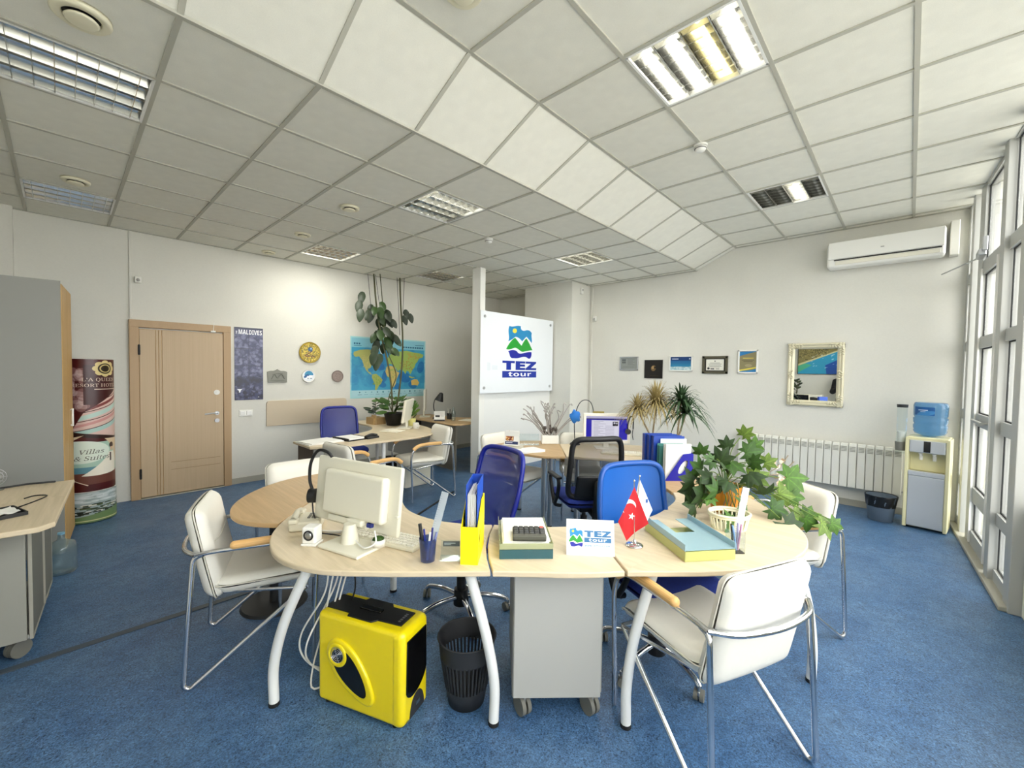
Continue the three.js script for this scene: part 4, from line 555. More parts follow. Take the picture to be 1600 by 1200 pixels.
// ---------- things on and under the counter ----------
const on = (s, t, y = TOPY) => ST(s, t, y);
{ // white monitor seen from behind
  const a = TURN - .527, o = thing('monitor', 'white monitor seen from behind on the left counter desk', 'monitor', on(-.91, .25), a); const mm = mat('#e6e2cf', .42);
  const p = new THREE.Group(); p.name = 'display'; p.position.set(-.085, .21, -.09); p.rotation.x = -.1; o.add(p);
  mesh('shell', box(.58, .32, .022, 0, 0, 0, .01), mm, p); mesh('back_cover', box(.41, .215, .05, .02, -.0, .03, .018), mm, p); mesh('screen', box(.54, .28, .004, 0, .006, -.0115), M.blackGloss, p); mesh('socket_panel', box(.24, .03, .035, -.02, -.125, .03, .006), mm, p); mesh('port', box(.03, .02, .02, .15, -.116, .045, .003), mat('#1c2a78', .4), p); mesh('side_button', box(.02, .012, .02, .285, -.06, .015, .004), mm, p);
  mesh('base_plate', box(.26, .014, .2, 0, .007, 0, .006), mm, o); mesh('neck', [cyl(.028, .042, .09, -.03, .055, 0, 20), box(.09, .16, .03, -.02, .14, -.06, .01)], mm, o);
  mesh('hinge', box(.1, .03, .05, -.02, .1, -.035, .01), mm, o);
  const k = thing('cactus_bowl', 'small white bowl with a round green cactus on the monitor base', 'potted plant', on(-.79, .215, TOPY + .0145)); mesh('bowl', lathe([[0, 0], [.024, 0], [.032, .02], [.03, .034], [.026, .03], [0, .026]], 24), M.white, k); const cg = new THREE.SphereGeometry(.025, 24, 12), cp = cg.attributes.position; for (let i = 0; i < cp.count; i++) { const an = Math.atan2(cp.getZ(i), cp.getX(i)), f = 1 + .12 * Math.cos(an * 10); cp.setX(i, cp.getX(i) * f); cp.setZ(i, cp.getZ(i) * f); cp.setY(i, cp.getY(i) * .6); } cg.computeVertexNormals(); cg.translate(0, .032, 0); mesh('cactus', cg, M.leaf[0], k);
  const h = thing('headset', 'black headset hung over the corner of the white monitor', 'headset', on(-1.19, .5, .9), a); mesh('headband', tube([[-.03, .02, .0], [-.055, .08, .0], [-.05, .17, -.005], [.0, .235, -.01], [.06, .232, -.02], [.09, .2, -.03]], .008, 40, 8), M.black, h); mesh('ear_cushion', cyl(.036, .036, .035, 0, 0, 0, 24).rotateZ(PI2).rotateY(.6).translate(-.02, -.0, .01), M.black, h); mesh('cord', tube([[-.02, -.03, .01], [0, -.08, .02], [.015, -.11, .02], [.03, -.155, .025]], .004, 20, 6), M.black, h);
  const s = thing('speaker', 'small white desktop speaker beside the monitor base', 'speaker', on(-1.115, .275), TURN - .1); s.scale.setScalar(.78); mesh('cabinet', box(.085, .1, .085, 0, .062, 0, .012), M.white, s); mesh('foot', box(.095, .014, .09, 0, .007, 0, .005), M.white, s); mesh('cone', [new THREE.TorusGeometry(.026, .005, 8, 28).translate(0, .065, .043)], M.black, s); mesh('dust_cap', new THREE.SphereGeometry(.02, 16, 8).scale(1, 1, .4).translate(0, .065, .042), M.steel, s);
  const ph = thing('telephone', 'cream telephone behind the small white speaker', 'telephone', on(-1.235, .5), TURN + .2); mesh('body', box(.15, .05, .17, 0, .025, 0, .014), mat('#d8d2bc', .5), ph); mesh('handset', [tube([[-.05, .06, -.08], [-.05, .075, 0], [-.05, .06, .08]], .016, 16, 8), box(.045, .025, .05, -.05, .055, -.075, .01), box(.045, .025, .05, -.05, .055, .075, .01)], mat('#d8d2bc', .5), ph); const kk = []; for (let i = 0; i < 4; i++) for (let j = 0; j < 3; j++) kk.push(box(.014, .006, .014, .01 + j * .02, .052, -.04 + i * .02, .002)); mesh('keys', kk, M.greyDark, ph).userData.kind = 'stuff';
  const kb = thing('keyboard', 'cream keyboard lying behind the white monitor', 'keyboard', on(-.79, .33), TURN - .45); mesh('tray', box(.44, .018, .14, 0, .009, 0, .006), mat('#ddd7c0', .5), kb); const ks = []; for (let r = 0; r < 5; r++) for (let c = 0; c < 20; c++) ks.push(box(.0165, .008, .018, -.198 + c * .0208, .021, -.048 + r * .0235, .002)); mesh('keys', ks, mat('#e8e4d4', .5), kb).userData.kind = 'stuff';
  const wires = [[[-1.08, .3, .78], [-1.02, .36, .745], [-.98, .3, .75], [-.95, .33, .8]], [[-1.13, .34, .76], [-1.04, .4, .744], [-.98, .38, .75], [-.96, .34, .77]], [[-1.2, .45, .745], [-1.1, .42, .744], [-1.0, .42, .746], [-.93, .36, .76]]];
  wires.forEach((w, i) => single('cable', ['black audio cable looping between speaker and monitor', 'grey cable lying behind the small speaker', 'white cable running from telephone to monitor'][i], 'cable', tube(w.map(([s, t, y]) => ST(s, t, y)), .0035, 40, 6), [M.black, M.grey, M.white][i]));
  single('cable', 'white monitor cable drooping from the blue plug', 'cable', tube([[-.8, .12, .835], [-.79, .1, .79], [-.84, .1, .765], [-.92, .2, .77], [-.96, .28, .77]].map(([s, t, y]) => ST(s, t + .07, y)), .004, 30, 6), M.white);
}
function pencils(o, list, mats, tip) { list.forEach(([x, z, dx, dz, len, r], i) => mesh('pen', [rod([x, .01, z], [x + dx, .01 + len, z + dz], r ?? .0045, 8)], mats[i % mats.length], o)); }
{
  const o = thing('pen_cup', 'translucent dark blue cup with pens beside the yellow file box', 'pen cup', on(-.545, .1)); const cm = mat('#8fa2d4', .08, { transmission: .9, thickness: 0 });
  mesh('cup', lathe([[0, .002], [.031, .002], [.038, .1], [.036, .1], [.029, .006], [0, .006]], 32), cm, o); pencils(o, [[-.01, 0, -.02, .0, .12], [.01, .01, .02, .0, .125], [0, -.01, .005, -.01, .13], [.012, -.008, .025, -.01, .12], [-.012, .01, -.028, .005, .145, .008]], [mat('#22308c', .4), M.white, mat('#2b2f7c', .4), mat('#8088b8', .4), M.black]);
  const r = thing('ruler', 'clear plastic ruler leaning out of the dark blue pen cup', 'ruler', on(-.545, .1, TOPY + .01), TURN); const g = box(.032, .29, .002, 0, .145, 0); const m = mesh('blade', g, mat('#dfe6ea', .15, { transmission: .6, thickness: 0 }), r); m.rotation.set(-.12, 0, -.24);
  const tk = []; for (let k = 0; k < 28; k++) tk.push(box(k % 5 ? .005 : .009, .0008, .0006, -.011, .01 + k * .01, .0013)); const tm = mesh('scale', tk, M.charcoal, r); tm.rotation.copy(m.rotation); tm.userData.kind = 'stuff';
  const c = thing('card_holder', 'clear acrylic card holder beside the dark blue pen cup', 'card holder', on(-.45, .12), TURN); mesh('base', box(.09, .003, .06, 0, .002, 0), M.acrylic, c); const b = mesh('back', box(.09, .075, .003, 0, .037, -.02), M.acrylic, c); b.rotation.x = -.25; const q = mesh('card', box(.075, .022, .001, 0, .058, -.024), printed(150, 44, (g2, w, h) => { g2.fillStyle = '#2c3a3c'; g2.fillRect(0, 0, w, h); g2.fillStyle = '#dfe4e4'; g2.fillRect(12, 14, 100, 7); g2.fillRect(12, 26, 60, 4); }), c); q.rotation.x = -.25;
}
function fileBox(name, label, s, t, w, h, d, m, turn, holeM, y = TOPY) { // cut-away magazine file
  const o = thing(name, label, 'file box', on(s, t, y), turn); const side = new THREE.Shape(); side.moveTo(-d / 2, 0); side.lineTo(d / 2, 0); side.lineTo(d / 2, h * .66); side.lineTo(-d * .1, h); side.lineTo(-d / 2, h); side.closePath(); const hole = new THREE.Path(); hole.absellipse(d * .18, h * .36, d * .1, h * .16, 0, Math.PI * 2, false, .5); side.holes.push(hole);
  for (const x of [-1, 1]) { const g = new THREE.ExtrudeGeometry(side, { depth: .003, bevelEnabled: false, curveSegments: 10 }); g.rotateY(-PI2); g.translate(x * (w / 2 - .002) + .0015, 0, 0); mesh('side', g, m, o); }
  mesh('front', box(w, h * .66, .003, 0, h * .33, d / 2), m, o); mesh('back', box(w, h, .003, 0, h / 2, -d / 2), m, o); mesh('bottom', box(w, .003, d, 0, .0015, 0), m, o); return o;
}
{
  const o = fileBox('magazine_file', 'bright yellow cardboard file box on the edge of the left counter desk', -.355, .17, .075, .245, .22, mat('#ffe600', .45), TURN - .08);
  const b = thing('ring_binder', 'blue binder with white papers standing in the yellow file box', 'binder', on(-.352, .175, TOPY + .004), TURN - .08); mesh('cover', [box(.003, .33, .2, .026, .165, -.012), box(.003, .33, .2, -.022, .165, -.012), box(.05, .33, .003, .002, .165, -.112)], mat('#1f4fb8', .4), b); const pg = []; for (let k = 0; k < 7; k++) pg.push(box(.0028, .28 + .006 * (k % 3), .185, -.016 + k * .0055, .145, -.012 + .004 * (k % 2))); mesh('papers', pg, M.paper, b);
}
{ // letter trays on the middle section
  const teal = new THREE.MeshPhysicalMaterial({ color: '#3f7f8c', roughness: .12, transmission: .55, thickness: 0 }), clear = new THREE.MeshPhysicalMaterial({ color: '#e3e6c8', roughness: .12, transmission: .7, thickness: 0 });
  const o = thing('letter_tray', 'stacked teal and clear letter trays under the calculator', 'letter tray', on(-.12, .29), TURN + .02);
  const tray = (y, h, m, name) => mesh(name, [box(.235, .003, .35, 0, y + .002, 0), box(.003, h, .35, -.117, y + h / 2, 0), box(.003, h, .35, .117, y + h / 2, 0), box(.235, h, .003, 0, y + h / 2, .175)], m, o);
  tray(0, .042, teal, 'lower_tray'); tray(.044, .025, clear, 'upper_tray');
  single('paper_stack', 'white paper stack in the clear upper letter tray', 'paper', [box(.21, .012, .3, 0, .006, 0, .002), box(.21, .006, .3, .006, .015, -.008, .002)], M.paper, on(-.12, .29, TOPY + .05), TURN + .02);
  const c = thing('calculator', 'dark grey desk calculator lying on the paper stack', 'calculator', on(-.1, .2, TOPY + .068), TURN - .02); mesh('case', box(.15, .018, .12, 0, .012, 0, .005), M.charcoal, c).rotation.x = .06; mesh('display_hood', box(.15, .022, .03, 0, .017, .052, .006), mat('#55554a', .5), c); const ks = []; for (let r = 0; r < 4; r++) for (let q = 0; q < 6; q++) if (!(r === 0 && q === 5)) ks.push(box(.019, .007, .016, -.06 + q * .024, .024 + .0012 * (1.5 - r), -.046 + r * .022, .003)); mesh('keys', ks, mat('#4a4b49', .5), c).userData.kind = 'stuff'; mesh('red_key', box(.019, .007, .016, .06, .026, -.046, .003), mat('#d86a60', .5), c);
  // logo card
  const k = thing('table_card', 'white tilted table card with mountain logo and blue lettering', 'sign', on(.175, .15), TURN - .1); const cm = printed(400, 290, (g, w, h) => { g.fillStyle = '#f4f4ec'; g.fillRect(0, 0, w, h); logo(g, 18, 72, 1.1, .98); g.fillStyle = '#f4f4ec'; wordmark(g, 152, 92, 220, 92, '#2b6a9c'); g.fillStyle = '#2f6f9c'; g.font = 'bold 25px sans-serif'; g.fillText('www.teztour.com', 152, 218); }, .5); const cg = new THREE.BoxGeometry(.215, .155, .006); cg.translate(0, .0775, 0); const cb = mesh('card', cg, [M.paper, M.paper, M.paper, M.paper, cm, M.paper], k); cb.rotation.x = -.3; const st = mesh('stand', box(.05, .12, .003, 0, .058, -.065), M.paper, k); st.rotation.x = .35;
}
{ // flags
  const o = thing('flag_stand', 'chrome table stand with a red crescent flag and a white flag', 'flag', on(.41, .26), TURN); mesh('base', lathe([[0, 0], [.04, 0], [.041, .006], [.03, .011], [.01, .014], [.006, .03], [0, .03]], 32), M.chrome, o);
  mesh('pole', [rod([0, .01, 0], [-.008, .31, 0], .0022, 8), new THREE.SphereGeometry(.005, 12, 8).translate(-.008, .313, 0), rod([0, .01, -.01], [.022, .33, -.012], .0022, 8), new THREE.SphereGeometry(.005, 12, 8).translate(.022, .333, -.012)], M.chrome, o);
  const sheet = (T, L, Bt, Rr, z0) => { const n = 14, pos = [], uv = [], idx = []; let x0 = Math.min(T[0], L[0], Bt[0], Rr[0]), x1 = Math.max(T[0], L[0], Bt[0], Rr[0]), y0 = Bt[1], y1 = T[1]; for (let j = 0; j <= n; j++) for (let i = 0; i <= n; i++) { const u = i / n, v = j / n, x = T[0] * (1 - u) * (1 - v) + Rr[0] * u * (1 - v) + L[0] * (1 - u) * v + Bt[0] * u * v, y = T[1] * (1 - u) * (1 - v) + Rr[1] * u * (1 - v) + L[1] * (1 - u) * v + Bt[1] * u * v; pos.push(x, y, z0 + .008 * Math.sin((x - x0) * 55) * (1 - (y - y0) / (y1 - y0))); uv.push((x - x0) / (x1 - x0), (y - y0) / (y1 - y0)); } for (let j = 0; j < n; j++) for (let i = 0; i < n; i++) { const a = j * (n + 1) + i; idx.push(a, a + n + 1, a + 1, a + 1, a + n + 1, a + n + 2); } const g = new THREE.BufferGeometry(); g.setAttribute('position', new THREE.Float32BufferAttribute(pos, 3)); g.setAttribute('uv', new THREE.Float32BufferAttribute(uv, 2)); g.setIndex(idx); g.computeVertexNormals(); return g; };
  const red = printed(330, 590, (g, w, h) => { g.fillStyle = '#b80f1c'; g.fillRect(0, 0, w, h); g.fillStyle = '#f6f4f2'; g.beginPath(); g.arc(112, 218, 82, 0, 7); g.fill(); g.fillStyle = '#b80f1c'; g.beginPath(); g.arc(124, 248, 70, 0, 7); g.fill(); g.fillStyle = '#f6f4f2'; g.beginPath(); for (let k = 0; k < 10; k++) { const a = -1.3 + k * Math.PI / 5, r = k % 2 ? 16 : 42; g.lineTo(148 + r * Math.cos(a), 325 + r * Math.sin(a)); } g.fill(); }, .45); red.side = THREE.DoubleSide;
  const f = mesh('red_flag', sheet([-.008, .285], [-.083, .118], [-.042, .028], [.062, .112], .006), red, o); f.userData.label = 'red flag with white crescent and star';
  mesh('white_flag', sheet([.022, .32], [.0, .2], [.058, .09], [.092, .165], -.018), printed(64, 64, (g) => { g.fillStyle = '#f2f2ee'; g.fillRect(0, 0, 64, 64); g.fillStyle = '#2b4f8c'; g.fillRect(38, 28, 9, 5); }, .5), o);
}
{ // trays on the right desk
  const blue = new THREE.MeshPhysicalMaterial({ color: '#b4d2da', roughness: .1, transmission: .35, thickness: 0 }), yel = new THREE.MeshPhysicalMaterial({ color: '#dadc8e', roughness: .12, transmission: .3, thickness: 0 });
  const o = thing('letter_tray', 'empty translucent blue tray stacked on a yellow tray beside the flags', 'letter tray', on(.675, .29), TURN + .12); const W = .24, D = .38;
  mesh('lower_tray', [box(W, .003, D, 0, .002, 0), box(.003, .045, D, -W / 2, .023, 0), box(.003, .045, D, W / 2, .023, 0), box(W, .045, .003, 0, .023, D / 2)], yel, o);
  mesh('upper_tray', [box(W, .003, .2, 0, .05, .09), box(.07, .003, .18, -W / 2 + .035, .05, -.1), box(.07, .003, .18, W / 2 - .035, .05, -.1), box(.003, .03, D, -W / 2, .062, 0), box(.003, .03, D, W / 2, .062, 0)], blue, o);
  const c = thing('pen_cup', 'clear acrylic pen cup beside the blue and yellow trays', 'pen cup', on(.865, .2), TURN); mesh('cup', [box(.06, .1, .002, 0, .05, .03), box(.06, .1, .002, 0, .05, -.03), box(.002, .1, .06, .03, .05, 0), box(.002, .1, .06, -.03, .05, 0)], M.acrylic, c); mesh('bottom', box(.058, .004, .058, 0, .003, 0), M.black, c); pencils(c, [[-.01, 0, -.012, 0, .12], [.0, .01, -.02, 0, .115], [.012, -.01, .0, .01, .125], [.008, .008, .014, .0, .12]], [M.charcoal, mat('#7fa0d0', .4), mat('#b8b0d8', .4), mat('#c08aa8', .4)]);
  const r = thing('ruler', 'white ruler standing in the clear acrylic pen cup', 'ruler', on(.875, .2, TOPY + .01), TURN); mesh('blade', box(.032, .29, .002, 0, .145, -.02), M.white, r).rotation.set(.05, 0, -.13); const tk = []; for (let k = 0; k < 22; k++) tk.push(box(k % 5 ? .005 : .009, .0008, .0006, -.011, .05 + k * .01, -.0187)); const tm = mesh('scale', tk, M.charcoal, r); tm.rotation.set(.05, 0, -.13); tm.userData.kind = 'stuff';
  const b = thing('plastic_basket', 'small white slotted plastic basket behind the clear pen cup', 'basket', on(1.0, .5), TURN); const bars = []; for (let k = 0; k < 26; k++) { const a = k / 26 * 6.283; bars.push(rod([.085 * Math.cos(a), .0, .07 * Math.sin(a)], [.1 * Math.cos(a), .075, .085 * Math.sin(a)], .004, 6)); } const ringP = (rx, rz, y) => { const p = []; for (let k = 0; k < 16; k++) p.push([rx * Math.cos(k * .3927), y, rz * Math.sin(k * .3927)]); return tube(p, .007, 48, 6, .5, true); }; mesh('slats', bars, M.ivory, b).userData.kind = 'stuff'; mesh('rim', [ringP(.104, .089, .082), ringP(.1, .085, .07)], M.ivory, b); mesh('bottom', [cyl(.086, .086, .006, 0, .003, 0).scale(1, 1, .83)], M.ivory, b);
}
// ---------- PC, bin, cables under the counter ----------
{
  const dir = [.92, -.37], o = thing('computer_tower', 'bright yellow computer tower with black trim on the floor', 'computer', [-1.8, 0, -.98], Math.atan2(.37, .92)); // local x runs to the black front
  mesh('case', box(.46, .42, .2, 0, .225, 0, .022), M.yellow, o);
  mesh('front_bezel', box(.07, .425, .205, .212, .2225, 0, .03), M.yellow, o);
  const fs = new THREE.Shape(); fs.moveTo(-.07, .385); fs.lineTo(.07, .385); fs.lineTo(.074, .2); fs.bezierCurveTo(.06, .13, -.06, .1, -.074, .16); fs.closePath(); const fg = new THREE.ExtrudeGeometry(fs, { depth: .004, bevelEnabled: true, bevelSize: .003, bevelThickness: .003, bevelSegments: 2 }); fg.rotateY(PI2); fg.translate(.2455, 0, 0); mesh('front_panel', fg, M.blackGloss, o);
  const fl = new THREE.Shape(); fl.moveTo(-.05, .03); fl.quadraticCurveTo(-.04, .13, .02, .12); fl.quadraticCurveTo(.06, .1, .06, .03); fl.closePath(); const flg = new THREE.ExtrudeGeometry(fl, { depth: .003, bevelEnabled: false }); flg.rotateY(PI2); flg.translate(.2465, 0, 0); mesh('front_vent', flg, M.charcoal, o); mesh('badge', [box(.002, .014, .03, .251, .07, -.01), box(.002, .008, .02, .249, .03, .06)], M.steel, o);
  const top = new THREE.Shape(); top.moveTo(-.22, -.055); top.lineTo(-.08, -.055); top.lineTo(-.07, -.078); top.lineTo(.06, -.078); top.lineTo(.08, -.055); top.lineTo(.2, -.05); top.lineTo(.2, .055); top.lineTo(.08, .055); top.lineTo(.06, .078); top.lineTo(-.07, .078); top.lineTo(-.08, .055); top.lineTo(-.22, .055); top.closePath(); const tg = new THREE.ExtrudeGeometry(top, { depth: .006, bevelEnabled: true, bevelSize: .002, bevelThickness: .002, bevelSegments: 2 }); tg.rotateX(-PI2); tg.translate(0, .433, 0); const tp = mesh('top_cover', tg, M.black, o); mesh('handle', box(.12, .012, .03, -.0, .444, -.0, .005), M.blackGloss, tp); mesh('marking', [box(.012, .001, .01, .178, .4418, .03), box(.012, .001, .01, .178, .4418, .015), box(.012, .001, .01, .178, .4418, 0), box(.012, .001, .01, .178, .4418, -.015), box(.012, .001, .006, .178, .4418, -.028)], M.steel, tp);
  // oval window on the side
  const tilt = -.78, ov = (a, b, k = 0) => { const p = []; for (let i = 0; i < 32; i++) { const an = i / 32 * 6.283; const x = a * Math.cos(an), y = b * Math.sin(an) * (1 - .25 * Math.cos(an)); p.push([x * Math.cos(tilt) - y * Math.sin(tilt) - .03 + k, x * Math.sin(tilt) + y * Math.cos(tilt) + .2]); } return p; };
  const outS = new THREE.Shape(ov(.155, .07).map((p) => new THREE.Vector2(...p))); mesh('side_bulge', new THREE.ExtrudeGeometry(outS, { depth: .004, bevelEnabled: true, bevelSize: .012, bevelThickness: .01, bevelSegments: 4 }).translate(0, 0, .098), M.yellow, o);
  const inS = new THREE.Shape(ov(.122, .056).map((p) => new THREE.Vector2(...p))); mesh('side_window', new THREE.ExtrudeGeometry(inS, { depth: .003, bevelEnabled: false }).translate(0, 0, .111), M.blackGloss, o);
  const fan = []; for (let k = 1; k < 5; k++) fan.push(new THREE.TorusGeometry(.0085 * k, .0014, 6, 28).translate(-.1, .268, .1165)); for (const a of [.4, 1.97]) fan.push(rod([-.1 - .035 * Math.cos(a), .268 - .035 * Math.sin(a), .1165], [-.1 + .035 * Math.cos(a), .268 + .035 * Math.sin(a), .1165], .0015, 6)); mesh('fan_grille', fan, M.chrome, o); mesh('fan_ring', [new THREE.TorusGeometry(.045, .01, 8, 32).scale(1, 1, .5).translate(-.1, .268, .114)], M.yellow, o);
  for (const [x, z] of [[-.19, -.07], [-.19, .07], [.19, -.07], [.19, .07]]) mesh('foot', cyl(.014, .014, .018, x, .009, z, 12), M.rubber, o);
}
{
  const o = thing('waste_basket', 'black slotted plastic waste basket behind the yellow computer tower', 'waste bin', [-1.49, 0, -1.3]); o.scale.set(1, .86, 1); const bars = []; for (let k = 0; k < 40; k++) { const a = k / 40 * 6.283; bars.push(rod([.097 * Math.cos(a), .1, .097 * Math.sin(a)], [.122 * Math.cos(a), .27, .122 * Math.sin(a)], .0055, 6)); } mesh('slats', bars, M.charcoal, o).userData.kind = 'stuff'; mesh('base', lathe([[0, .003], [.085, .003], [.1, .1], [.096, .1], [.08, .008], [0, .008]], 36), M.charcoal, o); mesh('rim', [lathe([[.122, .26], [.126, .27], [.134, .36], [.14, .365], [.136, .372], [.129, .366], [.12, .27]], 36)], M.charcoal, o);
}
{
  const c = [[0, 0], [.03, .02], [-.02, .05], [.05, -.03]];
  [[.0, .06, .02], [.05, .02, .12], [-.04, .0, .05], [.02, -.05, .0], [.07, .05, .15]].forEach(([a, b, e], i) => single('cable', 'white computer cable hanging below the left counter desk', 'cable', tube([ST(-1.0 + a, .28 + b, .71), ST(-1.04 + a * .6, .3 + b, .5), ST(-1.13 + a * 1.4, .32 - b, .28), ST(-1.16 + a + e * .3, .34, .1 + e), ST(-1.12 + e, .34 + b, .03 + e * .6), ST(-1.05 + e * .2, .32, .06 + e * .5), ST(-.99, .33, .1 + .05 * i)], .0045, 60, 6), M.white, [0, 0, 0], 0, 'white computer cables'));
  single('cable', 'dark computer cable trailing down beside the yellow computer tower', 'cable', tube([ST(-.95, .3, .71), ST(-.93, .32, .5), ST(-1.02, .36, .3), ST(-1.08, .4, .06), ST(-1.0, .42, .01)], .004, 50, 6), M.black);
}
// ---------- plants ----------
function leafGeo(kind, L, W, curl = .15) { // base at origin, pointing +y, facing +z
  const n = kind === 'lobed' ? 42 : 16, pos = [0, kind === 'lobed' ? L * .36 : L * .45, L * curl * .25], idx = [], uv = [.5, .5];
  for (let k = 0; k < n; k++) { const a = k / n * 2 * Math.PI - Math.PI / 2; let x, y; if (kind === 'lobed') { const th = a + Math.PI / 2, ph = Math.abs(((th - Math.PI) / .9 + 100.5) % 1 - .5) * 2, lob = 1 - .42 * Math.pow(ph, .75), cut = th < .4 || th > 5.88 ? .35 : .72 + .28 * Math.pow(Math.sin(th / 2), 2), r = lob * cut * .68 * L; x = r * Math.cos(a) * W / L; y = L * .36 + r * Math.sin(a); } else { const s = Math.sin(a), t = (s + 1) / 2; x = Math.cos(a) * W / 2 * (kind === 'heart' ? Math.pow(Math.max(0, 1 - t * .75), .6) * 1.25 : 1); y = L * t + (kind === 'heart' && t < .12 ? -.06 * L : 0); } const e = Math.hypot(x / W, (y - .4 * L) / L); pos.push(x, y, -curl * L * e * e * 2.2); uv.push(.5 + x / W * .5, y / L); }
  for (let k = 0; k < n; k++) idx.push(0, 1 + k, 1 + (k + 1) % n); const g = new THREE.BufferGeometry(); g.setAttribute('position', new THREE.Float32BufferAttribute(pos, 3)); g.setAttribute('uv', new THREE.Float32BufferAttribute(uv, 2)); g.setIndex(idx); g.computeVertexNormals(); return g;
}
const lobed = [leafGeo('lobed', .16, .17), leafGeo('lobed', .13, .14, .25), leafGeo('lobed', .1, .1, .2)], heart = [leafGeo('heart', .2, .12, .1), leafGeo('heart', .16, .1, .2)], oval = [leafGeo('oval', .16, .09, .15), leafGeo('oval', .12, .06, .1), leafGeo('oval', .07, .035, .1)];
for (const g of [...lobed, ...heart, ...oval]) ;
function leafAt(o, g, m, at, dir, face, roll = 0) { // dir = growth direction, face = normal hint
  const y = V(...dir).normalize(), z0 = V(...face), z = z0.sub(y.clone().multiplyScalar(z0.dot(y))).normalize(), x = y.clone().cross(z), q = new THREE.Quaternion().setFromRotationMatrix(new THREE.Matrix4().makeBasis(x, y, z)); const l = mesh('leaf', g, m, o); l.position.set(...at); l.quaternion.copy(q); return l;
}
for (const m of [...M.leaf, ...M.darkLeaf]) m.side = THREE.DoubleSide;
{ // trailing plant in an orange pot on the right desk; local x = right, z = towards the visitor
  const o = thing('potted_plant', 'trailing green lobed leaf plant in an orange pot on the right desk', 'potted plant', on(1.12, .78), TURN);
  mesh('pot', lathe([[0, 0], [.065, 0], [.09, .1], [.1, .16], [.094, .16], [.084, .1], [0, .12]], 32), mat('#d08a1e', .5), o); mesh('soil', cyl(.09, .09, .01, 0, .145, 0), M.soil, o);
  const at = [ // x, y, z, size, shade, droop
    [-.05, .0, .26, 0, 1, .5], [-.17, .1, .12, 0, 3, .4], [-.22, .04, .14, 1, 3, .2], [-.2, .17, .08, 1, 3, .6], [-.1, .13, .14, 1, 0, .6], [-.15, .22, .05, 1, 0, .8], [-.06, .26, .02, 1, 3, 1], [-.13, .3, -.02, 2, 0, 1], [.0, .28, .0, 1, 0, 1], [.05, .06, .16, 1, 0, .2], [.1, .18, .06, 1, 2, .5], [.12, .27, .02, 2, 1, 1], [.14, .36, 0, 2, 1, 1], [.1, .42, -.02, 2, 2, 1], [.3, .2, .06, 0, 1, .5], [.25, .12, .08, 1, 2, .2], [.17, .05, .14, 1, 0, .1], [.2, -.02, .22, 0, 3, -.2], [.3, .02, .14, 1, 2, -.2], [.36, .0, .16, 1, 1, -.3], [.42, -.04, .2, 1, 2, -.5], [.47, -.07, .22, 2, 1, -.6], [.22, .26, 0, 2, 2, .8], [.02, .34, -.02, 2, 3, 1], [-.03, .2, .1, 1, 3, .7], [.14, .1, .12, 1, 3, .3], [-.08, .04, .2, 1, 3, .1], [.33, .1, .05, 1, 1, .2], [.4, .02, .1, 2, 0, -.1], [.08, .33, .02, 1, 0, .8]];
  for (let k = 0; k < 11; k++) at.push([rr(-.24, .12), rr(.03, .36), rr(.02, .13), 1 + k % 2, [3, 0, 3, 1][k % 4], rr(0, .9)]);
  const stems = []; for (const [x, y, z, s, c, d] of at) { const L = [.16, .13, .1][s]; const yy = Math.max(y, .012 + (d < 0 ? .0 : .0)); const dx = x === 0 ? .1 : x * 1.2; leafAt(o, lobed[s], M.leaf[c], [x, yy + (x > .38 ? 0 : .02), z], [dx * 2 + rr(-.3, .3), d * .5 - .25 + rr(-.3, .3), .2], [rr(-.5, .5), .35 + rr(-.2, .3), 1]); stems.push(tube([[0, .14, 0], [x * .4, Math.max(.16, yy * .6 + .1), z * .3], [x, yy + .02, z]], .003, 14, 5)); }
  mesh('stems', stems, M.leaf[2], o).userData.kind = 'stuff';
  mesh('dry_stems', [0, 1, 2, 3, 4].map((k) => tube([[-.06 + k * .02, .15, .07], [-.08 + k * .025, .2, .1], [-.05 + k * .02, .12, .115], [-.06 + k * .022, .06, .11]], .003, 16, 5)), M.bark, o);
  // flowering twig to the right
  const fl = []; for (let k = 0; k < 30; k++) { const g = new THREE.CircleGeometry(.012, 5); g.rotateX(rr(-1, 1)); g.rotateY(rr(0, 3)); g.translate(.42 + rr(-.07, .1), .22 + rr(-.1, .1), -.1 + rr(-.05, .05)); fl.push(g); } const fm = mat('#e6cdb0', .7); fm.side = THREE.DoubleSide; mesh('blossom', fl, fm, o).userData.kind = 'stuff'; mesh('twig', [tube([[.05, .14, 0], [.25, .2, -.06], [.4, .2, -.1], [.5, .28, -.1]], .003, 20, 5), tube([[.3, .2, -.08], [.42, .26, -.1], [.46, .32, -.1]], .0025, 14, 5)], M.bark, o);
}
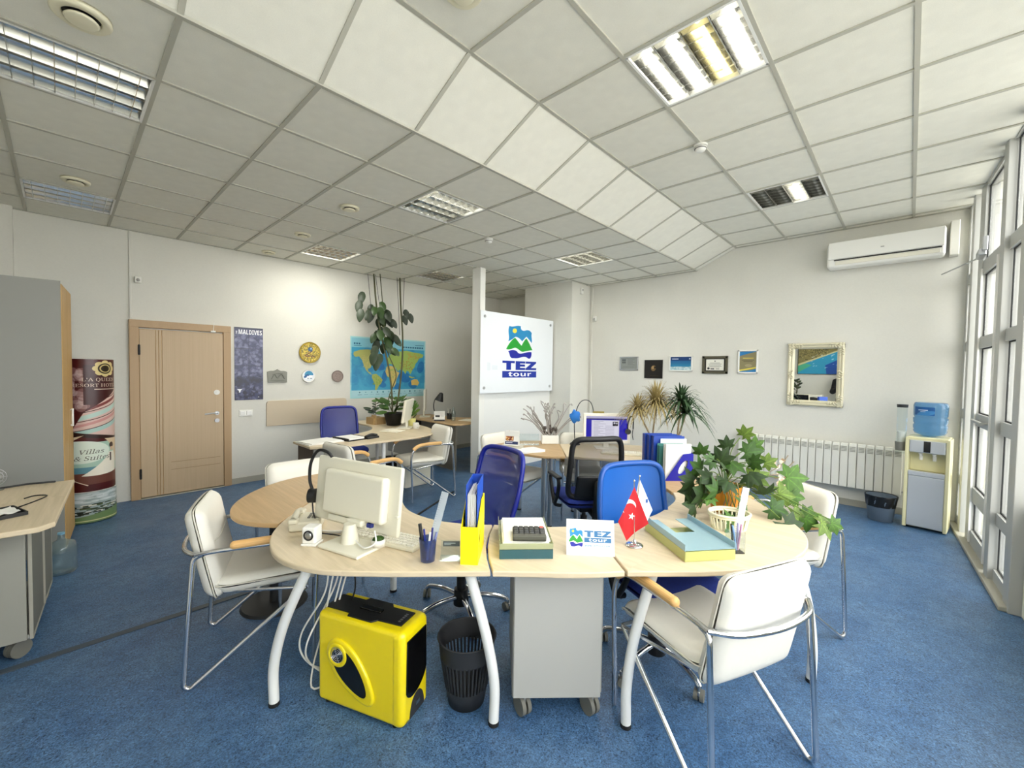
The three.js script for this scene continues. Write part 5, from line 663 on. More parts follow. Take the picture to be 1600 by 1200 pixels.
function dracaena(label, s, t, stemH, crowns, leafM, name) {
  const o = thing('potted_palm', label, 'potted plant', on(s, t), TURN); mesh('pot', lathe([[0, 0], [.05, 0], [.07, .11], [.074, .12], [.066, .12], [.06, .1], [0, .1]], 28), mat('#8d6a4a', .7), o); mesh('soil', cyl(.06, .06, .008, 0, .104, 0), M.soil, o);
  for (const [cx, cy, cz, R, n] of crowns) { mesh('trunk', tube([[0, .09, 0], [cx * .2, cy * .45, cz * .2], [cx * .7, cy * .8, cz * .7], [cx, cy, cz]], .009, 24, 8), M.bark, o);
    const gs = []; for (let k = 0; k < n; k++) { const a = k * 2.39996, e = 1.4 - 1.25 * (k / n), len = R * rr(.8, 1.15), c = Math.cos(a), sn = Math.sin(a), pts = []; for (let q = 0; q <= 5; q++) { const u = q / 5, r = len * u * Math.cos(e) * (1 - .1 * u), y = len * (u * Math.sin(e) - .62 * u * u * (.35 + Math.cos(e))); pts.push([cx + r * c, cy + y, cz + r * sn]); } const w = leafM === dry ? .008 : .013, pos = [], idx = []; pts.forEach((p, q) => { const ww = w * (q === 0 ? .7 : 1 - Math.pow(q / 5, 3)); pos.push(p[0] - sn * ww, p[1], p[2] + c * ww, p[0], p[1] - .002, p[2], p[0] + sn * ww, p[1], p[2] - c * ww); if (q) { const b = q * 3; idx.push(b - 3, b - 2, b, b, b - 2, b + 1, b - 2, b - 1, b + 1, b + 1, b - 1, b + 2); } }); const g = new THREE.BufferGeometry(); g.setAttribute('position', new THREE.Float32BufferAttribute(pos, 3)); g.setIndex(idx); g.computeVertexNormals(); gs.push(g); }
    mesh('foliage', gs, leafM, o).userData.kind = 'stuff'; }
}
const dry = mat('#a08f5c', .7), deep = mat('#2f4a2a', .55); dry.side = deep.side = THREE.DoubleSide;
dracaena('palm with dry yellowish narrow leaves beside the switched on monitor', 1.33, 2.55, .4, [[.03, .5, 0, .37, 200], [-.16, .44, .0, .27, 110]], dry);
dracaena('palm with dark green narrow leaves next to the dry palm', 1.53, 2.42, .4, [[.03, .54, 0, .33, 60], [.07, .42, .02, .34, 60]], deep);
{ // climbing plant with stems to the ceiling
  const o = thing('climbing_plant', 'tall climbing plant with long stems tied up to the ceiling by the map', 'potted plant', [-5.5, TOPY, -3.33]); const rel = ([x, y, z]) => [x + 5.5, y - TOPY, z + 3.33];
  mesh('pot', lathe([[0, 0], [.1, 0], [.14, .16], [.145, .18], [.13, .18], [.12, .14], [0, .15]], 32), M.black, o);
  const S1 = [[-5.52, .9, -3.32], [-5.62, 1.25, -3.36], [-5.78, 1.6, -3.4], [-6.0, 2.1, -3.4], [-6.18, 2.55, -3.42], [-6.34, 3.08, -3.46]], S2 = [[-5.5, .9, -3.35], [-5.56, 1.2, -3.45], [-5.72, 1.65, -3.6], [-5.9, 2.1, -3.72], [-6.12, 2.6, -3.82], [-6.28, 3.08, -3.9]], S3 = [[-5.52, .9, -3.33], [-5.6, 1.1, -3.3], [-5.68, 1.3, -3.42], [-5.7, 1.5, -3.48], [-5.95, 1.9, -3.46], [-6.1, 2.4, -3.5], [-6.25, 3.08, -3.52]];
  for (const [S, r] of [[S1, .013], [S2, .013], [S3, .008]]) mesh('stem', tube(S.map(rel), r, 60, 8), M.stem, o);
  for (const [a, b] of [[[-6.1, 2.35, -3.3], [-6.42, 3.08, -3.4]], [[-6.05, 2.3, -3.44], [-6.36, 3.08, -3.5]], [[-5.95, 2.1, -3.7], [-6.3, 3.08, -3.86]], [[-6.0, 2.3, -3.78], [-6.24, 3.08, -3.96]]]) mesh('string', rod(rel(a), rel(b), .0045, 6), M.charcoal, o);
  const c1 = new THREE.CatmullRomCurve3(S1.map((p) => V(...rel(p))));
  for (let k = 0; k < 32; k++) { const u = .5 + .32 * (k / 31), p = c1.getPoint(u), off = [rr(-.13, .13), rr(-.1, .1), rr(-.16, .13)]; const q = [p.x + off[0] + .03, p.y + off[1], p.z + off[2]]; leafAt(o, heart[k % 2], M.darkLeaf[k % 3], q, [off[0] * 3 + .1, -.7 + rr(-.3, .3), off[2] * 3], [1, .35, .5]); }
  for (const [x, y, z] of [[-6.25, 2.75, -3.22], [-6.2, 2.6, -3.15], [-6.05, 2.45, -3.1], [-5.85, 1.8, -3.2], [-5.82, 1.72, -3.24], [-5.9, 1.9, -3.25]]) leafAt(o, heart[0], M.darkLeaf[0], rel([x, y, z]), [.1, -.9, .2], [1, .2, .7]);
  for (const [x, y, z] of [[-5.98, 2.52, -3.82], [-5.95, 2.46, -3.88], [-5.96, 2.42, -3.78]]) leafAt(o, heart[1], M.darkLeaf[2], rel([x, y, z]), [.2, -.9, -.2], [1, .2, .4]);
  for (let k = 0; k < 34; k++) { const a = k * 2.4, r = .05 + .15 * rnd(), y = .14 + .24 * rnd(); leafAt(o, oval[k % 2], k % 3 ? M.leaf[0] : M.leaf[1], [r * Math.cos(a), y, r * Math.sin(a)], [Math.cos(a), rr(-.1, .8), Math.sin(a)], [.5, 1, .5]); }
  const n = thing('potted_plant', 'small upright plant in a cardboard box beside the climbing plant', 'potted plant', [-5.78, TOPY, -3.2]); mesh('box', [box(.22, .1, .2, 0, .05, 0, .003)], mat('#b99a68', .8), n); mesh('box_front', box(.13, .13, .012, .07, .075, .07, .002), mat('#c3a574', .8), n); mesh('stem', [tube([[0, .1, 0], [.0, .22, .01], [-.01, .34, 0]], .004, 14, 6), tube([[0, .1, 0], [-.06, .18, .03], [-.1, .2, .04]], .004, 12, 6)], M.stem, n); for (let k = 0; k < 8; k++) leafAt(n, oval[2], M.darkLeaf[k % 3], [-.005 * k / 8, .2 + k * .02, 0], [k % 2 ? 1 : -1, .5, k % 2 ? -.5 : .6], [.5, 1, .5]); for (let k = 0; k < 9; k++) leafAt(n, oval[1], M.darkLeaf[k % 3], [-.09 + .02 * (k % 3), .16 + .02 * (k % 4), .03], [Math.cos(k * .8), .2, Math.sin(k * .8)], [.4, 1, .4]);
  const q = thing('potted_plant', 'small yellow potted plant behind the side view monitor', 'potted plant', [-5.26, TOPY, -3.48]); mesh('pot', lathe([[0, 0], [.045, 0], [.06, .11], [.055, .11], [0, .09]], 24), mat('#d9d486', .5), q); for (let k = 0; k < 16; k++) leafAt(q, oval[1], M.leaf[k % 3], [.02 * Math.cos(k), .12 + .012 * k, .02 * Math.sin(k)], [Math.cos(k * 2.4), .7, Math.sin(k * 2.4)], [.5, .8, .5]);
}
// ---------- desk below the map ----------
{
  const o = thing('monitor', 'slim white monitor seen from the side below the world map', 'monitor', [-5.12, TOPY, -3.28], facing(-.72, .7)); mesh('base_plate', box(.26, .012, .2, 0, .006, 0, .005), M.offwhite, o); mesh('neck', box(.06, .12, .03, 0, .07, -.02, .01), M.offwhite, o); const d = mesh('panel', box(.5, .31, .035, 0, .25, 0, .012), M.offwhite, o); d.rotation.x = -.14; mesh('screen', box(.46, .27, .003, 0, .25, .0185), M.blackGloss, o).rotation.x = -.14;
  single('paper_stack', 'pile of loose papers at the foot of the side view monitor', 'paper', [box(.26, .006, .2, 0, .003, 0), box(.22, .005, .17, .03, .009, .02).rotateY(.3), box(.2, .004, .15, -.05, .014, -.02).rotateY(-.4)], M.paperWarm, [-4.95, TOPY, -2.98], .4);
  const m = thing('mug', 'small white mug beside the side view monitor', 'mug', [-4.98, TOPY, -3.36]); mesh('body', lathe([[0, 0], [.04, 0], [.042, .08], [.038, .08], [.036, .006], [0, .006]], 28), M.white, m); mesh('handle', new THREE.TorusGeometry(.024, .005, 8, 20).translate(.056, .042, 0), M.white, m);
  single('paper_stack', 'flat white folder on the end of the corner desk', 'paper', [box(.3, .012, .4, 0, .006, 0, .002), box(.28, .01, .36, .01, .017, .01, .002).rotateY(.08)], M.paper, [-4.74, TOPY, -1.95], .1);
  const t = thing('desk_tray', 'black tray with papers on the corner desk in front of the blue chair', 'tray', [-4.72, TOPY, -2.28], .15); mesh('tray', [box(.3, .012, .24, 0, .006, 0, .004), box(.3, .03, .006, 0, .018, .117), box(.3, .03, .006, 0, .018, -.117)], M.black, t); mesh('papers', box(.26, .02, .2, .01, .022, 0, .003), M.paper, t);
  single('telephone', 'dark desk telephone beside the black tray on the corner desk', 'telephone', [box(.08, .025, .17, 0, .0125, 0, .008), tube([[0, .03, -.08], [0, .045, 0], [0, .03, .08]], .014, 14, 8)], M.charcoal, [-4.62, TOPY, -2.5], .2);
  const b = thing('waste_basket', 'black waste basket with cables under the corner desk', 'waste bin', [-5.15, 0, -3.08]); mesh('bucket', lathe([[0, .004], [.09, .004], [.12, .34], [.126, .34], [.124, .35], [.114, .34], [.085, .01], [0, .01]], 32), M.black, b);
}
{ // alcove desk things
  const l = thing('desk_lamp', 'black adjustable desk lamp on the alcove desk', 'lamp', [-5.75, TOPY, -4.3], .6); mesh('base', cyl(.07, .08, .02, 0, .01, 0), M.black, l); mesh('arm', tube([[0, .02, 0], [-.06, .16, 0], [-.05, .3, 0], [.03, .39, 0]], .008, 24, 8), M.black, l); mesh('shade', lathe([[.01, .07], [.03, .06], [.075, -.07], [.07, -.07], [.026, .05]], 24).rotateZ(-.35).translate(.05, .37, 0), M.black, l);
  const m = thing('monitor', 'thin white monitor edge on the alcove desk', 'monitor', [-6.1, TOPY, -4.3], facing(.62, -.78)); mesh('panel', box(.46, .36, .03, 0, .3, 0, .01), M.offwhite, m); mesh('neck', box(.05, .14, .03, 0, .09, -.02, .008), M.offwhite, m); mesh('base_plate', box(.22, .012, .18, 0, .006, 0, .005), M.offwhite, m);
  const c = thing('desk_calendar', 'folding desk calendar with a dark photo on the alcove desk', 'calendar', [-5.45, TOPY, -4.12], facing(.75, .66)); const f = mesh('front_leaf', box(.17, .16, .003, 0, .078, .03), printed(170, 160, (g, w, h) => { g.fillStyle = '#ecebe4'; g.fillRect(0, 0, w, h); g.fillStyle = '#2c2824'; g.fillRect(20, 16, 70, 84); g.fillStyle = '#d8d2c6'; g.beginPath(); g.arc(54, 50, 16, 0, 7); g.fill(); g.fillStyle = '#8a8a84'; for (let k = 0; k < 5; k++) g.fillRect(104, 24 + k * 16, 50, 4); g.fillStyle = '#26262a'; g.fillRect(0, 140, w, 20); }), c); f.rotation.x = -.3; mesh('rear_leaf', box(.17, .16, .003, 0, .078, -.025), M.paper, c).rotation.x = .3;
  const p = thing('pen_cup', 'dark pen holder with pens beside the black desk lamp', 'pen cup', [-5.55, TOPY, -4.4]); mesh('cup', cyl(.045, .04, .1, 0, .05, 0), M.charcoal, p); pencils(p, [[0, 0, .02, 0, .16], [.01, 0, .03, .01, .15], [-.01, 0, -.02, .01, .17]], [M.black, M.grey, M.offwhite]);
  single('paper_stack', 'yellowish papers spread on the alcove desk', 'paper', [box(.3, .008, .24, 0, .004, 0), box(.2, .006, .2, .1, .01, -.2).rotateY(.3)], M.paperWarm, [-5.2, TOPY, -4.55], .3);
  single('clear_bottle', 'clear drinking bottle beside the pen holder on the alcove desk', 'bottle', lathe([[0, .002], [.035, .002], [.036, .14], [.015, .19], [.013, .22], [.011, .22], [.013, .19], [.033, .14], [.032, .006], [0, .006]], 24), M.acrylic, [-5.35, TOPY, -4.32]);
}
// ---------- middle rear desk things ----------
{
  const o = thing('monitor', 'cream monitor with a switched on screen on the middle rear desk', 'monitor', on(.92, 2.8), TURN - .06); const mm = mat('#e8e4d6', .45); const scr = print(512, 320, (g, w, h) => { g.fillStyle = '#1a10a0'; g.fillRect(0, 0, w, h); g.fillStyle = '#a9a6c4'; g.fillRect(0, 0, w, 26); g.fillStyle = '#8884ac'; g.fillRect(0, 26, w, 10); g.fillStyle = '#0e0a50'; g.fillRect(0, 36, w, 12); g.fillStyle = '#cfcdda'; g.fillRect(70, 56, 340, 250); g.fillStyle = '#8f8da0'; for (let k = 0; k < 14; k++) g.fillRect(96, 70 + k * 16, [120, 80, 150, 60][k % 4], 4); for (let k = 0; k < 8; k++) g.fillRect(240, 130 + k * 20, 110, 4); g.fillStyle = '#23222a'; g.fillRect(330, 74, 66, 56); g.fillStyle = '#b8b6c4'; g.beginPath(); g.arc(352, 92, 12, 0, 7); g.arc(380, 96, 10, 0, 7); g.fill(); g.fillStyle = '#a9a6d8'; g.fillRect(0, 308, w, 12); });
  mesh('shell', [box(.5, .035, .03, 0, .365, 0, .008), box(.5, .035, .03, 0, .075, 0, .008), box(.03, .32, .03, -.236, .22, 0, .008), box(.03, .32, .03, .236, .22, 0, .008), box(.48, .3, .02, 0, .22, -.012, .008)], mm, o); const sm = new THREE.MeshPhysicalMaterial({ color: '#000000', roughness: .25, emissive: '#ffffff', emissiveMap: scr, emissiveIntensity: 1.0 }); const sg = new THREE.BoxGeometry(.445, .262, .003); sg.translate(0, .22, .0); mesh('screen', sg, [M.black, M.black, M.black, M.black, sm, M.black], o); mesh('neck', box(.06, .1, .03, 0, .05, -.03, .008), mm, o); mesh('base_plate', box(.24, .012, .18, 0, .006, -.02, .005), mm, o);
  const L = new THREE.RectAreaLight('#8f8ad8', 1.0, .44, .26); L.position.set(0, .22, .006); L.lookAt(0, .22, 1); L.rotation.set(0, Math.PI, 0); L.name = 'screen_glow'; o.add(L);
  const h = thing('headset', 'black headset hung on the right edge of the switched on monitor', 'headset', on(1.17, 2.79, .9), TURN); mesh('headband', tube([[-.02, 0, .02], [-.028, .1, .02], [.0, .19, .02], [.028, .17, .02], [.03, .06, .02]], .007, 30, 8), M.black, h); mesh('ear_cushion', cyl(.03, .03, .03).rotateX(PI2).translate(-.03, .03, .03), M.black, h); mesh('microphone', tube([[.03, .06, .02], [.02, .0, .03], [.03, -.06, .03]], .004, 16, 6), M.black, h);
  single('note_box', 'small olive box lying on top of the switched on monitor', 'box', [box(.12, .014, .035, 0, .007, 0, .003), box(.122, .004, .037, 0, .013, 0, .001)], mat('#8a7a28', .6), on(.83, 2.81, TOPY + .383), TURN - .06);
  const kb = thing('keyboard', 'cream keyboard with papers before the switched on monitor', 'keyboard', on(1.0, 2.5), TURN - .3); mesh('tray', box(.4, .02, .15, 0, .01, 0, .006), mat('#d8d2bc', .5), kb); const ks = []; for (let r = 0; r < 5; r++) for (let c = 0; c < 18; c++) ks.push(box(.0165, .008, .018, -.18 + c * .021, .022, -.048 + r * .0235, .002)); mesh('keys', ks, M.offwhite, kb).userData.kind = 'stuff';
  const ms = thing('computer_mouse', 'small cream computer mouse right of the rear keyboard', 'mouse', on(1.18, 2.36), TURN); mesh('shell', new THREE.SphereGeometry(.035, 20, 12, 0, 6.3, 0, PI2).scale(.9, .9, 1.5), M.offwhite, ms); mesh('wheel', cyl(.006, .006, .005).rotateZ(PI2).translate(0, .028, -.025), M.charcoal, ms);
  const b = thing('branch_pot', 'white pot with curly silver grey branches on the tan visitor table', 'potted plant', on(.34, 3.08), TURN); mesh('pot', box(.19, .1, .12, 0, .05, 0, .01), M.white, b); const br = []; for (let k = 0; k < 26; k++) { const a = rr(-1.15, 1.15), l = rr(.24, .42), z = rr(-.05, .06), w = rr(-.03, .03); br.push(tube([[a * .05, .08, z], [a * .12, .08 + l * .35, z + w], [a * .22 + w, .08 + l * .7, z], [a * .3 - w, .08 + l * Math.cos(a * .5), z + w], [a * .3 + .02, .06 + l * Math.cos(a * .5), z]], .006, 20, 5)); } mesh('branches', br, mat('#a29d97', .7), b).userData.kind = 'stuff'; const cn = []; for (let k = 0; k < 18; k++) cn.push(new THREE.IcosahedronGeometry(rr(.014, .026), 0).translate(rr(-.07, .08), .11 + rr(0, .1), rr(0, .05))); mesh('dried_cones', cn, mat('#4d4540', .8), b).userData.kind = 'stuff';
  const c = thing('desk_calendar', 'folding desk calendar with a warm photo on a book', 'calendar', on(-.1, 2.74, TOPY + .03), TURN - .3); const f = mesh('front_leaf', box(.16, .16, .003, 0, .078, .03), printed(160, 160, (g, w, h) => { g.fillStyle = '#e9e6e0'; g.fillRect(0, 0, w, h); g.fillStyle = '#8a4a24'; g.fillRect(14, 10, 86, 98); for (let k = 0; k < 30; k++) { g.fillStyle = ['#d89a44', '#6a2a18', '#e8c488', '#b8642c'][k % 4]; g.beginPath(); g.ellipse(rr(20, 94), rr(16, 100), rr(4, 14), rr(6, 18), 0, 0, 7); g.fill(); } g.fillStyle = '#23305c'; g.fillRect(10, 116, 140, 30); g.fillStyle = '#e4e6ee'; g.fillRect(20, 126, 70, 6); }), c); f.rotation.x = -.25; mesh('rear_leaf', box(.16, .16, .003, 0, .078, -.02), M.paper, c).rotation.x = .25;
  single('book', 'thick closed book under the desk calendar on the tan table', 'book', [box(.22, .028, .16, 0, .014, 0, .003), box(.23, .004, .17, 0, .002, 0), box(.23, .004, .17, 0, .027, 0)], mat('#cfcab8', .6), on(-.1, 2.74), TURN - .2);
  single('paper_stack', 'white papers at the rim of the tan visitor table', 'paper', [box(.3, .012, .22, 0, .006, 0), box(.27, .006, .2, .02, .015, .01).rotateY(.1)], M.paper, on(.05, 2.6), TURN + .5);
  const ac = thing('leaflet_holder', 'low clear acrylic leaflet holder on the tan visitor table', 'leaflet holder', on(.1, 3.0), TURN); mesh('back', box(.22, .12, .003, 0, .06, 0), M.acrylic, ac); mesh('foot', box(.22, .003, .08, 0, .002, .03), M.acrylic, ac);
  const bl = thing('blue_ornament', 'blue fabric ornament with a thin wire loop behind the switched on monitor', 'ornament', on(.72, 3.02), TURN); mesh('wire', tube([[-.1, .02, 0], [-.11, .25, 0], [-.08, .42, 0], [-.02, .5, 0], [.06, .49, 0], [.1, .4, 0], [.1, .3, 0]], .005, 50, 6), M.charcoal, bl); const g = new THREE.SphereGeometry(.06, 14, 10), p = g.attributes.position; for (let i = 0; i < p.count; i++) { const k = 1 + .35 * Math.sin(p.getX(i) * 90 + p.getY(i) * 60) * .5; p.setXYZ(i, p.getX(i) * k, p.getY(i) * 1.2 * k, p.getZ(i) * .5); } g.computeVertexNormals(); g.translate(-.1, .32, 0); mesh('fabric', g, mat('#1f76d0', .6), bl); mesh('base', cyl(.05, .06, .02, -.1, .01, 0), M.charcoal, bl);
}
// ---------- blue binders on the rounded end ----------
{
  const blue = mat('#10109a', .35), b2 = mat('#173f9c', .4);
  const o = thing('magazine_file', 'royal blue file holder with a slanted cut on the rounded table end', 'file box', on(1.14, 1.52), TURN + .03); const f = new THREE.Shape(); f.moveTo(-.11, 0); f.lineTo(.11, 0); f.lineTo(.11, .215); f.lineTo(.03, .205); f.closePath(); const hole = new THREE.Path(); const hp = []; for (let k = 0; k < 24; k++) { const a = k / 24 * 6.283, x = .024 * Math.cos(a), y = .06 * Math.sin(a); hp.push(new THREE.Vector2(.03 + x * Math.cos(-.55) - y * Math.sin(-.55), .105 + x * Math.sin(-.55) + y * Math.cos(-.55))); } hole.setFromPoints(hp.reverse()); f.holes.push(hole);
  for (const z of [.055, -.055]) mesh('side', new THREE.ExtrudeGeometry(f, { depth: .003, bevelEnabled: false }).translate(0, 0, z), blue, o); mesh('back', box(.003, .215, .11, .109, .108, 0), blue, o); mesh('bottom', box(.22, .003, .11, 0, .002, 0), blue, o);
  const pp = single('paper_stack', 'white brochures standing in the royal blue file holder', 'paper', [box(.2, .275, .02, 0, .1375, .03), box(.2, .27, .015, 0, .135, .0)], M.paper, on(1.14, 1.52, TOPY + .004), TURN + .03);
  single('ring_binder', 'green edged catalogue standing behind the white brochures', 'binder', [box(.2, .25, .02, 0, .125, 0, .003), box(.21, .27, .004, 0, .13, -.016)], mat('#3f7c74', .5), on(1.12, 1.56 + .01, TOPY + .004), TURN + .03);
  for (let k = 0; k < 3; k++) { const b = thing('ring_binder', ['tall blue ring binder behind the royal blue file holder', 'tall blue ring binder with a pale brochure in front', 'tall dark blue ring binder at the far end of the row'][k], 'binder', on(1.12 - .015 * k, 1.64 + k * .06, TOPY), TURN + .03); mesh('cover', [box(.25, .32, .004, 0, .16, .024), box(.25, .32, .004, 0, .16, -.024), box(.004, .32, .05, -.125, .16, 0)], b2, b); mesh('papers', box(.21, .29, .03, .005, .15, 0), M.paper, b); }
  single('brochure', 'pale blue travel brochure leaning on the tall blue binders', 'brochure', [box(.21, .29, .003, 0, .145, 0)], printed(210, 290, (g, w, h) => { g.fillStyle = '#dfe8ee'; g.fillRect(0, 0, w, h); g.fillStyle = '#8fb4cc'; g.fillRect(0, 40, w, 110); for (let k = 0; k < 30; k++) { g.fillStyle = ['#b8d4e2', '#6f9cbc', '#e6eef2'][k % 3]; g.beginPath(); g.ellipse(rr(0, w), rr(50, 140), rr(8, 30), rr(4, 14), 0, 0, 7); g.fill(); } }), on(1.15, 1.6, TOPY + .012), TURN + .03);
  const a = thing('leaflet_holder', 'tall clear acrylic leaflet holder at the edge of the rounded table end', 'leaflet holder', on(1.33, 1.66), TURN); mesh('back', box(.11, .24, .003, 0, .12, 0), M.acrylic, a); mesh('foot', box(.11, .003, .08, 0, .002, .035), M.acrylic, a); mesh('pocket', box(.11, .1, .003, 0, .06, .03), M.acrylic, a);
}
structure('trim_3', tube([[-3.75, .012, -2.5], [-3.95, .012, -2.9], [-4.2, .012, -3.4]], .014, 20, 6).scale(1, .6, 1), M.black, 'black cable cover strip on the floor');

// ---------- what the mirror shows of the wall behind the viewer ----------
{
  const o = thing('framed_picture', 'large coast picture of turquoise sea and sand, seen in the mirror', 'picture', [-1.72, 1.92, ZN - .002], Math.PI); const pm = printed(600, 400, (g, w, h) => { g.fillStyle = '#2f9ac0'; g.fillRect(0, 0, w, h); g.fillStyle = '#1c4fa0'; g.beginPath(); g.moveTo(0, 120); g.lineTo(250, 260); g.lineTo(230, h); g.lineTo(0, h); g.fill(); g.fillStyle = '#4fb08a'; g.beginPath(); g.moveTo(w, 190); g.lineTo(420, 260); g.lineTo(w, 380); g.fill(); g.fillStyle = '#d9cf9c'; g.beginPath(); g.moveTo(0, 0); g.lineTo(w, 270); g.lineTo(w, 0); g.fill(); g.fillStyle = '#8a7f4c'; g.beginPath(); g.moveTo(40, 0); g.lineTo(w, 240); g.lineTo(w, 0); g.fill(); for (let k = 0; k < 160; k++) { const x = rr(200, w), y = rr(0, (x - 40) * .42); g.fillStyle = ['#5f5a34', '#a89a62', '#4d4a2c'][k % 3]; g.beginPath(); g.arc(x, y, rr(3, 9), 0, 7); g.fill(); } for (let k = 0; k < 24; k++) { g.fillStyle = 'rgba(235,245,250,.6)'; g.beginPath(); g.ellipse(rr(20, 420), rr(90, 300), rr(8, 24), rr(3, 8), .5, 0, 7); g.fill(); } }, .3); mesh('print', box(1.02, .66, .02, 0, 0, .01), [M.white, M.white, M.white, M.white, pm, M.white], o); mesh('edge', [box(1.04, .012, .026, 0, .334, .013), box(1.04, .012, .026, 0, -.334, .013), box(.012, .66, .026, -.514, 0, .013), box(.012, .66, .026, .514, 0, .013)], M.charcoal, o);
  const s = thing('sideboard', 'low white sideboard behind the viewer, seen in the mirror', 'cabinet', [-2.12, 0, ZN - .2]); mesh('body', box(1.0, .78, .38, 0, .39, 0, .006), M.offwhite, s); mesh('top', box(1.04, .03, .39, 0, .795, 0, .005), M.birch, s); for (const x of [-.25, .25]) mesh('door', box(.48, .7, .016, x, .4, -.197, .003), M.white, s);
  const p = thing('printer', 'white printer with a dark oval paper slot, seen in the mirror', 'printer', [-1.85, .81, ZN - .22]); mesh('body', box(.42, .24, .3, 0, .12, 0, .02), M.offwhite, p); mesh('paper_slot', new THREE.SphereGeometry(.1, 20, 12).scale(1.5, .7, .2).translate(.02, .11, -.15), M.black, p);
  const v = thing('vase', 'grey vase with dark sprigs, seen in the mirror', 'vase', [-2.22, .81, ZN - .22]); mesh('body', lathe([[0, 0], [.05, 0], [.07, .1], [.05, .2], [.055, .24], [.048, .24], [.045, .2], [0, .02]], 28), M.greyDark, v); mesh('sprigs', [0, 1, 2].map((k) => tube([[0, .1, 0], [.02 * k, .4, 0], [.05 * (k - 1) + .02, .6, 0]], .006, 14, 5)), M.stem, v); for (let k = 0; k < 10; k++) leafAt(v, oval[1], M.darkLeaf[k % 3], [.03 * ((k % 3) - 1), .36 + .026 * k, 0], [k % 2 ? 1 : -1, .5, 0], [0, .4, -1]);
}

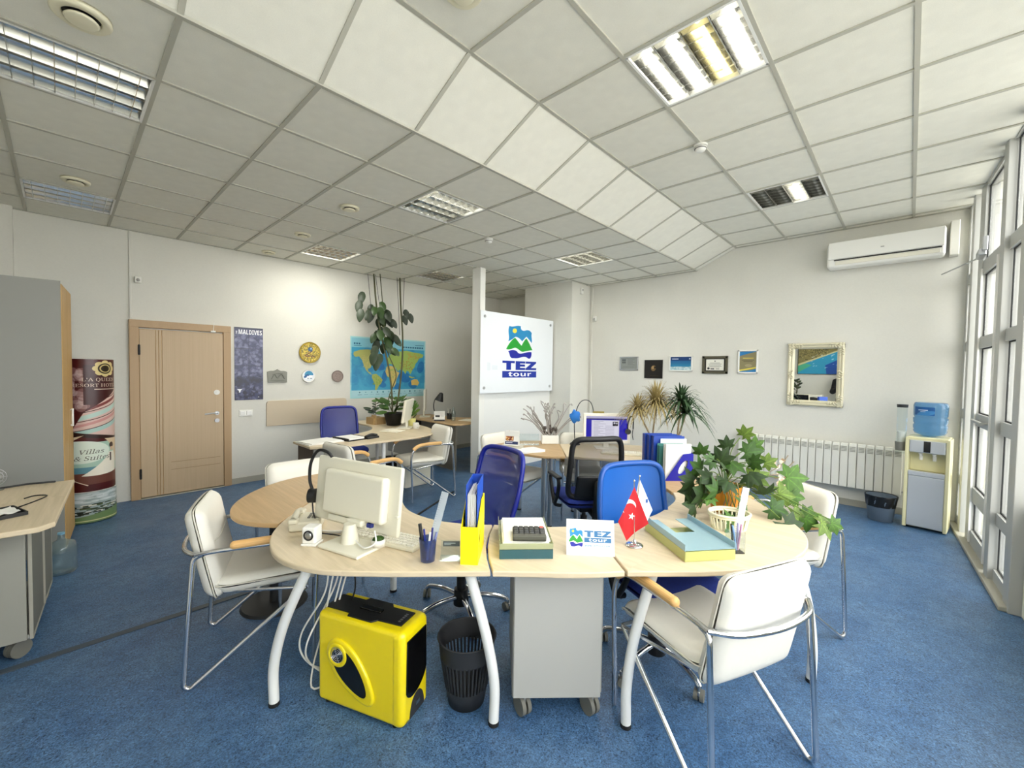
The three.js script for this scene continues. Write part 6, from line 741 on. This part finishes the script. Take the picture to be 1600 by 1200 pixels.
// ---------- person standing behind the viewer, reflected in the mirror ----------
{
  const cap = (p, a, b, ra, rb) => { const bx = b[0] - a[0], by = b[1] - a[1], bz = b[2] - a[2], px = p[0] - a[0], py = p[1] - a[1], pz = p[2] - a[2], h = Math.max(0, Math.min(1, (px * bx + py * by + pz * bz) / (bx * bx + by * by + bz * bz + 1e-9))); return Math.hypot(px - bx * h, py - by * h, pz - bz * h) - (ra + (rb - ra) * h); };
  function solid(bones, centre, half, N, k) {
    const mc = new MarchingCubes(N, M.black, false, false, 120000); mc.isolation = 0; const f = mc.field, hs = N / 2, p = [0, 0, 0];
    for (let z = 0; z < N; z++) for (let y = 0; y < N; y++) for (let x = 0; x < N; x++) { p[0] = centre[0] + (x - hs) / hs * half; p[1] = centre[1] + (y - hs) / hs * half; p[2] = centre[2] + (z - hs) / hs * half; let d = 9; for (const b of bones) { const e = cap(p, ...b), h = Math.max(k - Math.abs(d - e), 0) / k; d = Math.min(d, e) - h * h * k * .25; } f[x + y * N + z * N * N] = -d; }
    mc.update(); const n = mc.count, g = new THREE.BufferGeometry(), pos = new Float32Array(n * 3); for (let i = 0; i < n; i++) for (let c = 0; c < 3; c++) pos[i * 3 + c] = mc.positionArray[i * 3 + c] * half + centre[c]; const nor = new Float32Array(n * 3); for (let i = 0; i < n * 3; i++) nor[i] = mc.normalArray[i]; g.setAttribute('position', new THREE.BufferAttribute(pos, 3)); g.setAttribute('normal', new THREE.BufferAttribute(nor, 3)); return g;
  }
  const bones = [[[0, .98, 0], [0, 1.2, .0], .13, .125], [[-.05, 1.2, 0], [.05, 1.2, 0], .12, .12], [[-.13, 1.4, 0], [.13, 1.4, 0], .075, .075], [[0, 1.2, 0], [0, 1.38, 0], .125, .12], [[0, 1.42, 0], [0, 1.54, .01], .055, .052]];
  for (const s of [-1, 1]) bones.push([[s * .09, .95, 0], [s * .11, .5, .02], .092, .062], [[s * .11, .5, .02], [s * .12, .1, -.02], .06, .042], [[s * .12, .06, -.03], [s * .14, .045, .15], .045, .035], [[s * .19, 1.41, 0], [s * .24, 1.14, .02], .06, .048], [[s * .24, 1.14, .02], [s * .09, 1.26, .25], .045, .033]);
  const head = [[[0, 1.66, .0], [0, 1.7, -.01], .082, .086], [[0, 1.61, .03], [0, 1.6, .04], .05, .045], [[0, 1.66, .085], [0, 1.635, .1], .012, .014], [[-.085, 1.66, -.005], [-.087, 1.63, 0], .014, .012], [[.085, 1.66, -.005], [.087, 1.63, 0], .014, .012], [[0, 1.5, .0], [0, 1.6, .01], .052, .052]];
  const hand = (s) => { const w = [s * .09, 1.26, .25], o = [[w, [s * .045, 1.3, .29], .026, .03]]; const len = [.07, .078, .074, .06]; for (let k = 0; k < 4; k++) { const b = [s * (.04 - k * .002), 1.335 - k * .02, .3 - k * .004], m = [s * .008, 1.34 - k * .02, .325], t = [s * (.03 - len[k] * .35) - s * .02, 1.338 - k * .021, .33]; o.push([[s * .055, 1.31 - k * .012, .285], b, .012, .0095], [b, m, .0095, .009], [m, t, .009, .0078]); } o.push([[s * .055, 1.29, .28], [s * .045, 1.33, .262], .013, .011], [[s * .045, 1.33, .262], [s * .02, 1.352, .272], .0105, .009]); return o; };
  const o = thing('person', 'person in black clothes holding a dark phone, reflected in the mirror', 'person', [-1.2, 0, .56], Math.PI);
  const parts = [[solid(bones, [0, .93, .05], .96, 120, .06), [.012, .012, .014]], [solid(head, [0, 1.62, .01], .16, 72, .03), [.5, .31, .23]], [solid(hand(1), [.05, 1.3, .29], .1, 60, .008), [.5, .31, .23]], [solid(hand(-1), [-.05, 1.3, .29], .1, 60, .008), [.5, .31, .23]]];
  const gs = parts.map(([g, c]) => { const n = g.attributes.position.count, a = new Float32Array(n * 3); for (let i = 0; i < n; i++) a.set(c, i * 3); g.setAttribute('color', new THREE.BufferAttribute(a, 3)); return g; });
  const bm = mat('#ffffff', .75); bm.vertexColors = true; mesh('body', mergeGeometries(gs), bm, o);
  mesh('hair', solid([[[0, 1.72, -.02], [0, 1.7, -.04], .09, .088], [[-.05, 1.745, .04], [.05, 1.745, .04], .035, .035], [[-.07, 1.7, -.02], [-.07, 1.64, -.04], .03, .024], [[.07, 1.7, -.02], [.07, 1.64, -.04], .03, .024]], [0, 1.7, -.02], .16, 56, .03), M.black, o);
  mesh('eye', [-.033, .033].map((x) => new THREE.SphereGeometry(.011, 12, 8).translate(x, 1.668, .072)), M.blackGloss, o); mesh('mouth', box(.045, .008, .01, 0, 1.6, .082, .003), mat('#8c4a40', .6), o);
  single('phone', 'dark phone held in both hands of the reflected person', 'phone', [box(.15, .072, .009, 0, 0, 0, .004), cyl(.008, .008, .004).rotateX(PI2).translate(-.055, .02, -.006)], M.blackGloss, [-1.2, 1.335, .56 - .315]);
}

renderer.render(scene, camera);
